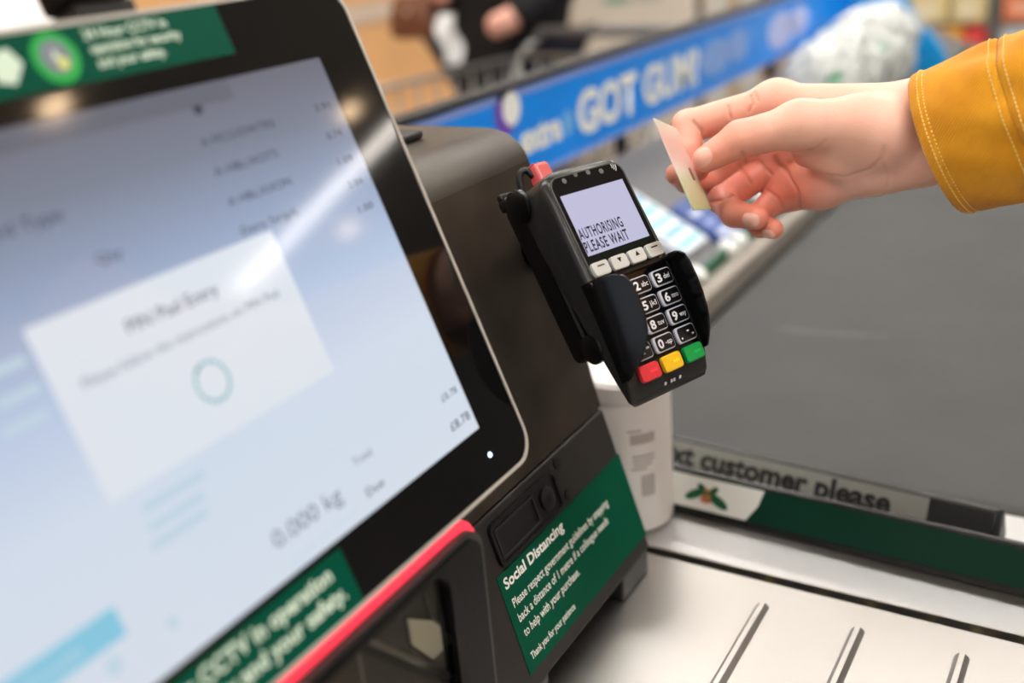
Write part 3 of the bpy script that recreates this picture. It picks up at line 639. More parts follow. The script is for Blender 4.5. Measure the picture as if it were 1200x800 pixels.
# skin creases: sight lines from the camera station to the hand give points on its surface
CREASES = [([(-0.2181, 0.6437, 0.3362), (-0.2176, 0.6429, 0.3351), (-0.2168, 0.6417, 0.334), (-0.2165, 0.6413, 0.3328), (-0.2159, 0.6405, 0.3316), (-0.2164, 0.6403, 0.3306), (-0.2167, 0.6397, 0.3296), (-0.2172, 0.6395, 0.3286), (-0.2175, 0.6389, 0.3277)], 0.0011, 0.9), ([(-0.2166, 0.6456, 0.338), (-0.2155, 0.644, 0.337), (-0.2145, 0.6428, 0.3359), (-0.2138, 0.6421, 0.3347), (-0.213, 0.6415, 0.3336)], 0.0009, 0.6), ([(-0.2302, 0.6361, 0.3311), (-0.2295, 0.6352, 0.3295), (-0.2289, 0.6347, 0.3277), (-0.2283, 0.6343, 0.326), (-0.2279, 0.6343, 0.3242)], 0.001, 0.7), ([(-0.2489, 0.6249, 0.3234), (-0.2474, 0.6246, 0.322), (-0.2463, 0.6252, 0.3205), (-0.2449, 0.6253, 0.319), (-0.244, 0.6264, 0.3174), (-0.2436, 0.6264, 0.3158), (-0.2432, 0.6265, 0.3141), (-0.2432, 0.6275, 0.3123), (-0.2437, 0.6298, 0.3102)], 0.0012, 0.9), ([(-0.2318, 0.594, 0.3148), (-0.2318, 0.5917, 0.3136), (-0.2322, 0.5902, 0.3123)], 0.0012, 0.9), ([(-0.1731, 0.6095, 0.3113), (-0.1711, 0.6087, 0.312), (-0.1693, 0.6089, 0.3125), (-0.1675, 0.609, 0.3131), (-0.1656, 0.6087, 0.3137), (-0.1644, 0.6077, 0.3151), (-0.1633, 0.6072, 0.3163), (-0.1622, 0.6066, 0.3176), (-0.1612, 0.6066, 0.3187)], 0.001, 0.4), ([(-0.1864, 0.6086, 0.3105), (-0.1844, 0.6091, 0.3103), (-0.1823, 0.6092, 0.3102), (-0.1803, 0.6098, 0.3101), (-0.1785, 0.6108, 0.3098), (-0.1763, 0.6106, 0.3102), (-0.1741, 0.6103, 0.3106), (-0.1721, 0.6105, 0.3108), (-0.17, 0.6108, 0.3111)], 0.0013, 0.9), ([(-0.1637, 0.6219, 0.2942), (-0.1583, 0.6205, 0.2942), (-0.1537, 0.6219, 0.2936), (-0.1499, 0.6214, 0.2951), (-0.1461, 0.6203, 0.2967), (-0.1421, 0.6188, 0.2983), (-0.1382, 0.6172, 0.3), (-0.1363, 0.6151, 0.3022), (-0.1345, 0.6136, 0.3042), (-0.1327, 0.6121, 0.3062), (-0.1312, 0.6115, 0.308), (-0.1307, 0.6107, 0.3098), (-0.1304, 0.6105, 0.3114), (-0.13, 0.6098, 0.3131), (-0.1297, 0.6095, 0.3148)], 0.0012, 0.45), ([(-0.2039, 0.6501, 0.2973), (-0.2013, 0.6493, 0.2946), (-0.1984, 0.6476, 0.2921), (-0.195, 0.6444, 0.29), (-0.192, 0.6404, 0.2877), (-0.1893, 0.6373, 0.2852), (-0.1869, 0.6351, 0.2825), (-0.1849, 0.6344, 0.2795), (-0.1845, 0.6347, 0.277), (-0.1844, 0.6359, 0.2743), (-0.1844, 0.6375, 0.2714), (-0.1851, 0.6415, 0.2679)], 0.0013, 1.0), ([(-0.2167, 0.6517, 0.2971), (-0.2142, 0.6494, 0.2954), (-0.2118, 0.6471, 0.2937), (-0.2098, 0.6462, 0.2916), (-0.2085, 0.6458, 0.2904), (-0.2072, 0.646, 0.2891), (-0.2059, 0.6456, 0.2878), (-0.2047, 0.6458, 0.2865)], 0.0011, 0.8), ([(-0.2071, 0.6415, 0.2781), (-0.2045, 0.6397, 0.2773), (-0.2022, 0.6383, 0.2764), (-0.2001, 0.6379, 0.2753), (-0.1982, 0.6379, 0.274), (-0.1973, 0.6378, 0.2726), (-0.1966, 0.6381, 0.271), (-0.196, 0.6389, 0.2693), (-0.1954, 0.6397, 0.2677)], 0.001, 0.7), ([(-0.2062, 0.5939, 0.3124), (-0.206, 0.5948, 0.3114), (-0.2059, 0.5961, 0.3102), (-0.2058, 0.5974, 0.309), (-0.2061, 0.5996, 0.3076)], 0.0009, 0.5), ([(-0.2226, 0.6482, 0.2952), (-0.2226, 0.6484, 0.2941), (-0.2225, 0.6486, 0.2931), (-0.2222, 0.6483, 0.2922)], 0.0009, 0.5), ([(-0.2357, 0.6181, 0.2746), (-0.2326, 0.6152, 0.2759), (-0.2295, 0.6123, 0.2771), (-0.2268, 0.6102, 0.2781), (-0.2243, 0.6085, 0.2789), (-0.2225, 0.6089, 0.2797), (-0.2208, 0.6096, 0.2804), (-0.2197, 0.6117, 0.2808), (-0.2195, 0.6165, 0.2804)], 0.0012, 0.9), ([(-0.1301, 0.6138, 0.3051), (-0.1297, 0.6154, 0.3029), (-0.1295, 0.6181, 0.3005), (-0.1292, 0.6207, 0.298), (-0.1288, 0.6229, 0.2956), (-0.1292, 0.624, 0.2935), (-0.1296, 0.6252, 0.2913), (-0.13, 0.6263, 0.2891), (-0.1304, 0.6275, 0.2869)], 0.0012, 0.2), ([(-0.2266, 0.6461, 0.2909), (-0.2248, 0.6444, 0.2901), (-0.2222, 0.64, 0.29), (-0.2205, 0.6383, 0.2893), (-0.2189, 0.637, 0.2884), (-0.2177, 0.6361, 0.2873), (-0.2167, 0.6355, 0.2862), (-0.2159, 0.6355, 0.2848), (-0.215, 0.6354, 0.2835)], 0.0011, 0.8)]
crease = np.zeros(len(HV))
for pts, r, depth in CREASES:
    pp = np.array(smoothpath(pts, 6)); d = np.full(len(HV), 9.)
    for a, b_ in zip(pp, pp[1:]):
        ab = b_-a; t = np.clip(((HV-a)@ab)/(ab@ab+1e-12), 0, 1); d = np.minimum(d, np.linalg.norm(HV-a-t[:, None]*ab, axis=1))
    crease = np.maximum(crease, depth*np.exp(-(d/r)**2))
HV = HV-HN*(crease*.0013)[:, None]
person = thing('person', 'customer in a mustard corduroy jacket reaching out a bare hand', 'person', T((.12, .64, .39)))
off = np.array((.12, .64, .39))
# redness: fingers and palm are redder than the wrist
tips = np.min([np.linalg.norm(HV-J[k], axis=1) for k in ('i3', 'm3', 'r3', 'p3', 't3')], axis=0)
palmc = np.linalg.norm(HV-np.array((-.205, .635, .29)), axis=1)
red = np.clip(.75-tips/.06, 0, 1)*.75+np.clip(1-palmc/.055, 0, 1)*.85
m_skin = mat('skin', (226, 176, 158), .42, sss=.22, spec=.45); nt = m_skin.node_tree; b = nt.nodes['Principled BSDF']
at_r = nt.nodes.new('ShaderNodeAttribute'); at_r.attribute_name = 'redness'; at_c = nt.nodes.new('ShaderNodeAttribute'); at_c.attribute_name = 'crease'
tc = nt.nodes.new('ShaderNodeTexCoord'); ns = nt.nodes.new('ShaderNodeTexNoise'); ns.inputs['Scale'].default_value = 70; ns.inputs['Detail'].default_value = 5; nt.links.new(tc.outputs['Object'], ns.inputs['Vector'])
def mixc(fac, c1, c2):
    x = nt.nodes.new('ShaderNodeMix'); x.data_type = 'RGBA'
    if hasattr(fac, 'node'): nt.links.new(fac, x.inputs['Factor'])
    for s, c in ((6, c1), (7, c2)):
        if hasattr(c, 'node'): nt.links.new(c, x.inputs[s])
        else: x.inputs[s].default_value = (*lin(c), 1)
    return x.outputs[2]
base_c = mixc(ns.outputs['Fac'], (240, 194, 174), (228, 172, 150))
base_c = mixc(at_r.outputs['Fac'], base_c, (212, 102, 82))
base_c = mixc(at_c.outputs['Fac'], base_c, (120, 44, 34))
nt.links.new(base_c, b.inputs['Base Color'])
n3 = nt.nodes.new('ShaderNodeTexVoronoi'); n3.inputs['Scale'].default_value = 900; nt.links.new(tc.outputs['Object'], n3.inputs['Vector'])
bp = nt.nodes.new('ShaderNodeBump'); bp.inputs['Strength'].default_value = .12; bp.inputs['Distance'].default_value = .0006; nt.links.new(n3.outputs['Distance'], bp.inputs['Height']); nt.links.new(bp.outputs['Normal'], b.inputs['Normal'])
hand = new('hand', HV-off, HF, m_skin, person, True)
for nm, arr in (('redness', np.clip(red, 0, 1)), ('crease', np.clip(crease*.30, 0, .4))):
    a = hand.data.attributes.new(nm, 'FLOAT', 'POINT'); a.data.foreach_set('value', arr.astype(np.float32))
# nails: shells lifted off the finger surface
m_nail = mat('nail', (234, 178, 162), .16, spec=.6, coat=.3)
def nail(tip, prev, side, L, Wd, fwd):
    tip, prev = J[tip], J[prev]; ax = (tip-prev)/np.linalg.norm(tip-prev); nrm = np.array(side, float); nrm -= ax*(nrm@ax); nrm /= np.linalg.norm(nrm); bi = np.cross(ax, nrm)
    c = tip+ax*fwd; V, F = [], []; nu, nv = 9, 9; r0 = None
    for i in range(nu):
        for j in range(nv):
            x = (i/(nu-1)*2-1); y = (j/(nv-1)*2-1)
            # square -> rounded outline
            xs = x*math.sqrt(1-.42*y*y); ys = y*math.sqrt(1-.42*x*x)
            p = c+ax*xs*L/2+bi*ys*Wd/2+nrm*.004
            for _ in range(12):
                d = hand_sdf(p[None])[0]; p = p-nrm*d*.9
            V.append(p+nrm*(.0007-.0006*max(abs(x), abs(y))**4))
    for i in range(nu-1):
        for j in range(nv-1): F.append((i*nv+j, i*nv+j+1, (i+1)*nv+j+1, (i+1)*nv+j))
    o = new('fingernail', np.array(V)-off, F, m_nail, person, True); return o
cdir = np.array(CAM_LOC)
def toward(k, up=0.): v = cdir-J[k]; v = v/np.linalg.norm(v); return v+np.array((0, 0, up))
nail('t3', 't2', toward('t3', .35)+np.array((-.1, 0, 0)), .0130, .0115, .0015)
nail('r3', 'r2', toward('r3', -.25), .0105, .0085, .0005)
nail('p3', 'p2', toward('p3', -.55), .0085, .0070, .001)

# sleeve: a corduroy tube with a hemmed cuff, running to the elbow and up towards the shoulder
m_cord = mat('mustard corduroy', (206, 140, 22), .85, spec=.15); nt = m_cord.node_tree; b = nt.nodes['Principled BSDF']
uvn = nt.nodes.new('ShaderNodeTexCoord'); mp = nt.nodes.new('ShaderNodeMapping'); nt.links.new(uvn.outputs['UV'], mp.inputs['Vector'])
wv = nt.nodes.new('ShaderNodeTexWave'); wv.inputs['Scale'].default_value = 30; wv.inputs['Distortion'].default_value = .6; wv.bands_direction = 'DIAGONAL'; nt.links.new(mp.outputs['Vector'], wv.inputs['Vector'])
ns = nt.nodes.new('ShaderNodeTexNoise'); ns.inputs['Scale'].default_value = 40; ns.inputs['Detail'].default_value = 6; nt.links.new(uvn.outputs['Object'], ns.inputs['Vector'])
r1 = nt.nodes.new('ShaderNodeValToRGB'); r1.color_ramp.elements[0].position = .3; r1.color_ramp.elements[1].position = .72
r1.color_ramp.elements[0].color = (*lin((192, 124, 16)), 1); r1.color_ramp.elements[1].color = (*lin((222, 156, 34)), 1)
nt.links.new(ns.outputs['Fac'], r1.inputs['Fac']); nt.links.new(r1.outputs['Color'], b.inputs['Base Color'])
bp = nt.nodes.new('ShaderNodeBump'); bp.inputs['Strength'].default_value = .35; bp.inputs['Distance'].default_value = .0006; nt.links.new(wv.outputs['Fac'], bp.inputs['Height']); nt.links.new(bp.outputs['Normal'], b.inputs['Normal'])
b.inputs['Sheen Weight'].default_value = .25
A = np.array((-.1046, .6392, .3112)); B = np.array((-.0506, .6377, .330)); adir = (B-A)/np.linalg.norm(B-A)
side_v = np.cross(adir, (0, 0, 1.)); side_v /= np.linalg.norm(side_v); up_v = np.cross(side_v, adir)
def sleeve_ring(s, grow=0.):
    # s metres along the arm from the cuff edge
    c = A+adir*s; n = 96; o = []
    wob = min(1, s/.05)
    for k in range(n):
        a = 2*math.pi*k/n
        ru = .0415+.055*min(s, .06)+.02*max(0, s-.06)+grow; rs = .0335+.06*min(s, .06)+.03*max(0, s-.06)+grow
        ru *= 1+.018*math.sin(3*a+s*40)*wob; rs *= 1+.02*math.sin(2*a+1+s*33)*wob
        w_ = .0016*math.sin(5*a+s*70+1.3*math.sin(2*a))*wob+.0011*math.sin(9*a-s*110)*wob
        ca, sa = math.cos(a), math.sin(a)
        lean = -.004*ca+.010*sa*0                        # cuff edge cut slightly oblique
        o.append(c+adir*lean+up_v*ca*(ru+w_)+side_v*sa*(rs+w_))
    return o
def sleeve_part(name, stations, m, inner_first=True):
    rr = [sleeve_ring(s, g) for s, g in stations]; n = len(rr[0]); V = [p-off for r in rr for p in r]; F = []; uv = []
    for i, (s, g) in enumerate(stations):
        for k in range(n): uv.append((k/n*3.0, s*10))
    for i in range(len(rr)-1):
        for k in range(n): F.append((i*n+k, i*n+(k+1) % n, (i+1)*n+(k+1) % n, (i+1)*n+k))
    return new(name, V, F, m, person, True, uv)
cuff = sleeve_part('sleeve_cuff', [(.05, -.0035), (.02, -.0032), (.0, -.0030), (-.0012, -.0018), (-.0014, -.0004), (-.0006, .0006), (.002, .0011), (.005, .0009), (.0066, .0002), (.008, .0007), (.014, .001), (.022, .001), (.030, .001), (.038, .001), (.0445, .0009), (.046, -.0002)], m_cord)
slv = sleeve_part('sleeve', [(.036, -.003), (.0455, -.0014), (.047, .0003), (.049, .0010), (.055, .0012), (.063, .001), (.075, .001), (.09, .001), (.11, .001), (.13, .001), (.16, .001), (.19, .002), (.22, .002), (.24, .002)], m_cord)
el = A+adir*.24; sh = el+np.array((.21, .05, .20))
ra_ = []
ua = smoothpath([tuple(A+adir*.20), tuple(el+adir*.01), tuple(el+adir*.035+np.array((0, .02, .03))), tuple(.5*(el+sh)+np.array((.02, 0, 0))), tuple(sh)], 6)
tube('upper_sleeve', [np.array(p)-off for p in ua], [.046+.014*i/len(ua) for i in range(len(ua))], m_cord, person, 40)
m_denim = mat('dark denim', (38, 46, 66), .8, var=.1, vscale=30)
def customer_body():
    # the rest of the customer, standing at the counter's outer edge: shoulder above the elbow, feet on the shop floor
    s_ = Vector(sh); c = Vector((.525, s_.y-.185, 0)); o3 = Vector(off)
    def g(x, y, z): return Vector((c.x+x, c.y+y, FZ+z))-o3
    JC = dict(belly=g(.03, 0, 1.10), pelvis=g(.06, 0, .96), chest=g(-.03, 0, 1.34), rsh=s_-o3, lsh=g(.0, -.19, 1.42), lel=g(.06, -.27, 1.13), lwr=g(-.02, -.27, .90), collar=g(-.03, 0, 1.49))
    skinned('jacket', JC, [('belly', 'pelvis'), ('belly', 'chest'), ('chest', 'rsh'), ('chest', 'lsh'), ('lsh', 'lel'), ('lel', 'lwr'), ('chest', 'collar')], dict(belly=(.15, .13), pelvis=(.17, .14), chest=(.16, .13), rsh=.062, lsh=.08, lel=.06, lwr=.045, collar=.075), m_cord, person, None)
    JC = dict(neck=g(-.03, 0, 1.50), head=g(-.06, 0, 1.62), crown=g(-.04, 0, 1.72)); skinned('head', JC, [('neck', 'head'), ('head', 'crown')], dict(neck=.058, head=(.078, .1), crown=.075), m_skin, person, None)
    JC = dict(a=g(-.02, 0, 1.68), b=g(.02, 0, 1.58), d=g(-.05, 0, 1.74)); skinned('hair', JC, [('a', 'b'), ('a', 'd')], dict(a=.092, b=.075, d=.066), mat('dark hair', (48, 34, 26), .6), person, None)
    JC = dict(palm=g(-.03, -.27, .86), wrist=g(-.02, -.27, .93), knuckles=g(-.05, -.27, .79)); ED = [('palm', 'wrist'), ('palm', 'knuckles')]; RD = dict(palm=(.036, .02), wrist=.026, knuckles=(.036, .016))
    for k in range(4): JC['f%d' % k] = g(-.07, -.30+.02*k, .735); JC['e%d' % k] = g(-.045, -.297+.018*k, .70); ED += [('knuckles', 'f%d' % k), ('f%d' % k, 'e%d' % k)]; RD['f%d' % k] = .009; RD['e%d' % k] = .008
    JC['tm'] = g(-.075, -.245, .80); JC['tt'] = g(-.085, -.25, .755); ED += [('palm', 'tm'), ('tm', 'tt')]; RD['tm'] = .011; RD['tt'] = .009
    skinned('hand', JC, ED, RD, m_skin, person, None)
    JC = dict(pelvis=g(.06, 0, .95), rh=g(.06, .10, .88), rk=g(.05, .11, .48), ra=g(.08, .11, .10), lh=g(.06, -.10, .88), lk=g(.05, -.11, .48), la=g(.08, -.11, .10))
    skinned('trousers', JC, [('pelvis', 'rh'), ('rh', 'rk'), ('rk', 'ra'), ('pelvis', 'lh'), ('lh', 'lk'), ('lk', 'la')], dict(pelvis=.14, rh=.10, rk=.075, ra=.06, lh=.10, lk=.075, la=.06), m_denim, person, None)
    for q in (-1, 1):
        skinned('shoe', dict(h=g(.10, q*.11, .05), t=g(-.10, q*.12, .04)), [('h', 't')], dict(h=(.045, .045), t=(.045, .035)), m_dark, person, None)
m_thread = mat('pale stitching', (236, 196, 110), .7)
V, F = [], []
def stitch_line(s, g, n, dash):
    ring = sleeve_ring(s, g); L = len(ring)
    for k in range(n):
        f0 = k/n*L; f1 = (k+dash)/n*L
        p = [np.array(ring[int(f0) % L])*(1-f0 % 1)+np.array(ring[(int(f0)+1) % L])*(f0 % 1), np.array(ring[int(f1) % L])*(1-f1 % 1)+np.array(ring[(int(f1)+1) % L])*(f1 % 1)]
        ctr = A+adir*s; b0 = len(V)
        for q in p:
            o = q-ctr; o = o/np.linalg.norm(o)
            for ds_, do in ((-.00045, 0), (.00045, 0), (0, .00055)): V.append(q+adir*ds_+o*do-off)
        F.extend([(b0, b0+1, b0+4, b0+3), (b0+1, b0+2, b0+5, b0+4), (b0+2, b0, b0+3, b0+5), (b0, b0+2, b0+1), (b0+3, b0+4, b0+5)])
stitch_line(.0040, .0012, 110, .72); stitch_line(.0066, .0003, 110, .5); stitch_line(.0420, .0012, 110, .72); stitch_line(.0500, .0013, 110, .72)
stuff(new('stitching', V, F, m_thread, person))

# ------------------------------------------------------------------ gum rack beside the belt
m_taupe = mat('taupe steel rim', (150, 143, 134), .5, .3, var=.05, vscale=12)
m_blue = mat('sign blue', (0, 136, 238), .4, var=.05, vscale=4)
m_lav = mat('sign lavender', (134, 160, 226), .4)
rack = thing('gum_rack', 'low gum display rack with a long blue sign beside the belt', 'display rack', T((-.55, 1.8, FZ)))
def rx(x): return x+.55
Z = -FZ
box('rack_body', (rx(-.72), -1.1, 0), (rx(-.455), 1.4, Z+.012), mat('rack grey', (96, 96, 98), .6), rack, .004)
box('edge_rail', (rx(-.452), -1.1, Z-.05), (rx(-.4255), 1.4, Z+.022), m_taupe, rack, .004)
box('belt_gap', (rx(-.4252), -1.0, Z-.06), (rx(-.419), 1.4, Z-.006), m_dark, rack)
prism('sloped_shelf', [(rx(-.452), Z+.012), (rx(-.452), Z+.018), (rx(-.64), Z+.120), (rx(-.66), Z+.120), (rx(-.66), Z+.012)], -1.1, 1.4, mat('rack shelf grey', (112, 112, 114), .5), rack, axis='y')
box('price_rail', (rx(-.4585), -1.1, Z+.0195), (rx(-.4525), 1.4, Z+.036), mat('price rail green', (0, 90, 60), .4), rack, .001)
for k in range(11):
    y = -.74+k*.17+.02*math.sin(k*2.1); box('price_ticket', (rx(-.4523), y, Z+.0225), (rx(-.4513), y+.042, Z+.0345), m_white, rack)
sg = box('sign_panel', (rx(-.668), -1.1, Z+.150), (rx(-.652), 1.05, Z+.264), m_blue, rack, .002)
sg['label'] = 'long blue gum sign with white lettering'
box('top_rail', (rx(-.672), -1.1, Z+.264), (rx(-.648), 1.05, Z+.272), m_dark, rack, .002)
box('top_band', (rx(-.6519), -1.1, Z+.254), (rx(-.6513), 1.05, Z+.263), m_lav, sg)
box('bottom_band', (rx(-.6519), -1.1, Z+.151), (rx(-.6513), 1.05, Z+.157), m_lav, sg)
for y in (-1.08, -.4, .3, 1.0): box('sign_post', (rx(-.68), y, Z+.02), (rx(-.669), y+.02, Z+.27), m_dark, rack)
SM = basis((rx(-.652), 0, Z), (0, 1, 0), (0, 0, 1), (1, 0, 0))
text('lettering', 'GOT GUM?', SM @ T((-.565, .178, 0)), m_white, sg, width=.43, height=.054, bold=.045, depth=.0006)
text('lettering', 'extra', SM @ T((-.715, .185, 0)), m_white, sg, width=.105, height=.034, bold=.05, depth=.0006)
def sdisc(y, z, r, m, d): 
    n = 24; pts = [(y+r*math.cos(a), z+r*math.sin(a)) for a in np.linspace(0, 2*math.pi, n, endpoint=False)]
    prism('sign_disc', pts, rx(-.652)+d, rx(-.652)+d+.0005, m, sg, axis='x')
sdisc(-.742, Z+.240, .026, mat('sign violet', (112, 70, 180), .4), .0002); sdisc(-.730, Z+.243, .020, m_white, .0008)
sdisc(-.592, Z+.200, .016, mat('sign sky', (110, 178, 240), .4), .0002)
for y, z, w, h in ((-.06, .205, .07, .03), (.05, .21, .05, .028), (.30, .205, .08, .035), (.42, .21, .06, .03)):
    prism('sign_picture', [(y+w*math.cos(a), Z+z+h*math.sin(a)) for a in np.linspace(0, 2*math.pi, 22, endpoint=False)], rx(-.652)+.0002, rx(-.652)+.0007, mat('sign pale blue', (120, 160, 226), .4) if y < .2 else mat('sign lilac', (176, 184, 232), .4), sg, axis='x')
prism('end_panel', [(rx(-.67), Z+.36), (rx(-.65), Z+.36), (rx(-.439), Z+.091), (rx(-.4275), Z+.06), (rx(-.4275), Z), (rx(-.67), Z)], .823, .84, mat('panel sky blue', (10, 160, 236), .4), rack, axis='y', bevel=.002)
# gum packs lying in rows on the sloped shelf
sd = Vector((-.188, 0, .102)).normalized(); snn = Vector((-sd.z, 0, sd.x)); snn = -snn if snn.z < 0 else snn
def pack(x, y, L, W, H, cols, label, group, cat='gum pack'):
    # lying on the slope at (x,y): local x=+Y, y up the slope, z out
    z = .018+(-.452-x)*(.102/.188)
    M = basis(Vector((x, y, z))+snn*.0008, (0, 1, 0), sd, snn)
    t = thing('gum_pack', label, cat, M, group)
    prism('wrapper', rrect(0, 0, W, L, .004, 3), 0, H, mat('pack '+str(cols[0]), cols[0], .35), t, bevel=.0012)
    for k in range(int(L/.022)):
        prism('stripe', R4(.006, .008+k*.022, W-.008, .018+k*.022), H, H+.0003, mat('pack '+str(cols[1+k % (len(cols)-1)]), cols[1+k % (len(cols)-1)], .4), t)
pack(-.4855, 1.176, .150, .075, .012, [(226, 234, 246), (120, 206, 212), (104, 180, 208), (130, 200, 216)], 'white gum pack with teal stripes on the sloped shelf', None)
specs = [(.92, .062, [(36, 80, 170), (200, 210, 236)]), (.99, .062, [(60, 60, 66), (40, 110, 180)]), (1.065, .06, [(70, 70, 76), (140, 140, 150)]), (1.275, .05, [(44, 78, 150), (190, 200, 226), (120, 140, 200)]), (1.335, .05, [(70, 92, 150), (214, 220, 236)]), (1.40, .05, [(60, 62, 68), (30, 120, 90)]), (1.46, .055, [(220, 224, 226), (0, 120, 90)]), (1.53, .055, [(40, 70, 160), (220, 220, 230)]), (1.60, .055, [(60, 130, 80), (220, 230, 220)]), (1.67, .055, [(200, 206, 214), (60, 90, 190)]), (1.74, .055, [(50, 60, 90), (160, 170, 190)]), (1.81, .055, [(36, 110, 150), (210, 230, 236)])]
names = ['blue', 'black and blue', 'charcoal and grey', 'navy and lilac', 'slate blue', 'charcoal and green', 'white and green', 'royal blue', 'leaf green', 'silver and blue', 'midnight', 'teal']
for (y, w, cols), nm in zip(specs, names): pack(-.470, y, .085, w, .010, cols, nm+' gum pack lying on the sloped rack shelf', 'gum packs on the rack')
m_mint = mat('mint tub white', (232, 234, 232), .4)
for y in (1.15, 1.262, 1.30):
    M = basis(Vector((-.462, y, .0235))+snn*.0004, (0, 1, 0), sd, snn)
    t = thing('mint_tin', 'small round white mint tin behind the green price rail', 'mint tin', M, 'white mint tins on the rack')
    lathe('tin', [(.010, 0), (.0125, .001), (.0125, .009), (.012, .0095)], m_mint, t, 24); lathe('lid', [(.0130, .0095), (.0132, .014), (.011, .0155), (.001, .0158)], m_mint, t, 24)

# ------------------------------------------------------------------ carrier bags at the end of the rack
m_bag = mat('white bag film', (214, 218, 214), .3, var=.05, vscale=14); m_bagg = mat('bag print green', (150, 205, 172), .4)
def crumple(name, label, c, s, seed, parts):
    r = np.random.default_rng(seed); bm = bmesh.new(); bmesh.ops.create_icosphere(bm, subdivisions=5, radius=1)
    D_ = r.normal(size=(26, 3)); D_ /= np.linalg.norm(D_, axis=1)[:, None]; ph = r.uniform(0, 6, 26); am = r.uniform(.03, .12, 26); fr = r.uniform(3, 11, 26)
    for v in bm.verts:
        p = np.array(v.co); k = 1+sum(am[i]*abs(math.sin(fr[i]*(p@D_[i])+ph[i])) for i in range(26))*.55-.66
        v.co = Vector((p[0]*k*s[0], p[1]*k*s[1], max(-.55, p[2]*k)*s[2]))
    t = thing(name, label, 'carrier bag', T(c) @ Matrix.Rotation(.497, 4, 'Y'), 'white carrier bags heaped on the rack')
    bmobj('film', bm, m_bag, t, True, 60)
    q = np.array((.35, -.80, .45)); k_ = [v for v in t.children[0].data.vertices]; near = sorted(k_, key=lambda v: (Vector((v.co.x/s[0], v.co.y/s[1], v.co.z/s[2])).normalized()-Vector(q)).length)[:44]
    ids = {v.index for v in near}; fs = [tuple(pp.vertices) for pp in t.children[0].data.polygons if all(i in ids for i in pp.vertices)]
    mp = {i: n for n, i in enumerate(sorted(ids))}; new('printed_mark', [t.children[0].data.vertices[i].co*1.006 for i in sorted(ids)], [tuple(mp[i] for i in f) for f in fs], m_bagg, t)
    hl = smoothpath([(s[0]*.5, -.01, s[2]*.45), (s[0]*.75, -.02, s[2]*.95), (s[0]*.2, -.03, s[2]*1.05), (0, -.01, s[2]*.55)], 5); tube('handle', hl, .005, m_bag, t, 8)
for i, (c, s, lb) in enumerate((((-.553, 2.03, .113), (.080, .064, .080), 'small crumpled white carrier bag beside the gum packs'), ((-.551, 2.162, .118), (.084, .070, .090), 'crumpled white carrier bag with looped handle on the rack'), ((-.550, 2.312, .120), (.088, .080, .096), 'tall crumpled white carrier bag heaped on the rack'), ((-.556, 2.485, .120), (.086, .090, .092), 'largest crumpled white carrier bag against the blue end panel'))):
    crumple('carrier_bag', lb, c, s, 11+i, None)
# ------------------------------------------------------------------ blurred store things behind
# cream bin, pole, boxes
def crate(name, label, cat, x, y, w, d, z0, z1, m, rz=0., extra=None):
    t = thing(name, label, cat, T((x, y, z0)) @ Matrix.Rotation(rz, 4, 'Z'))
    box('body', (-w/2, -d/2, 0), (w/2, d/2, z1-z0), m, t, .006)
    if extra: extra(t, w, d, z1-z0)
    return t
m_cream2 = mat('cream board', (222, 212, 196), .6, var=.04, vscale=6)
def leaf(t, w, d, h):
    for s in (-1, 1):
        n_ = [(s*.05+.05*math.cos(a)*1, h-.13+.016*math.sin(a)+s*.0) for a in np.linspace(0, 2*math.pi, 18, endpoint=False)]
        prism('leaf_mark', n_, -d/2-.0012, -d/2-.0004, mat('leaf print' if s < 0 else 'leaf print grey', (128, 168, 140) if s < 0 else (186, 184, 170), .5), t, axis='y')
    box('lid_edge', (-w/2-.006, -d/2-.006, h), (w/2+.006, d/2+.006, h+.02), m_cream2, t, .003)
crate('recycling_bin', 'cream bin with a green leaf mark behind the blue sign', 'bin', -1.63, 3.52, .42, .3, FZ, .30, m_cream2, .5, leaf)
pole = thing('signpost', 'dark grey post standing beside the cream bin', 'post', T((-1.59, 4.06, FZ)))
lathe('base', [(.12, 0), (.12, .01), (.03, .03)], m_dark, pole, 28); lathe('shaft', [(.022, .03), (.022, 1.7)], mat('post grey', (84, 84, 84), .4), pole, 20)
box('plate', (-.14, -.01, 1.5), (.14, .01, 1.75), m_cab, pole, .003)
def tape(t, w, d, h):
    box('tape', (-.025, -d/2-.001, 0), (.025, -d/2, h), mat('parcel tape', (200, 178, 140), .3), t)
crate('display_box', 'white display box behind the grey post', 'box', -1.59, 4.42, .22, .2, FZ, .24, mat('white board', (226, 226, 220), .6), .5, tape)
crate('cardboard_box', 'brown cardboard carton on the shop floor behind the white box', 'box', -1.50, 4.80, .36, .26, FZ, .22, mat('carton brown', (176, 132, 96), .7), .5, tape)

# shelving with goods at the back
shelf = thing('shelving_unit', 'grey gondola shelving full of coloured packets behind the carrier bags', 'shelving', T((.1, 4.3, FZ)))
m_sh = mat('shelf grey', (150, 146, 140), .5)
box('back_board', (-1.1, .18, 0), (1.2, .2, 1.7), m_sh, shelf, .003)
for z in (.08, .40, .745, .838, 1.02, 1.35): box('shelf', (-1.1, -.2, z), (1.2, .18, z+.02), m_sh, shelf, .003)
for x in (-1.1, -.643, .35, 1.17): box('upright', (x, -.22, 0), (x+.035, .2, 1.7), mat('upright grey', (104, 102, 100), .5), shelf, .003)
pk = [(-1.04, .11, (216, 196, 150), .7655), (-.92, .11, (222, 150, 60), .7655), (-.805, .086, (238, 170, 40), .7655), (-.716, .07, (226, 40, 40), .7655), (-.600, .13, (190, 200, 204), .7655), (-.46, .16, (206, 206, 200), .7655), (-.29, .16, (214, 110, 60), .7655)]
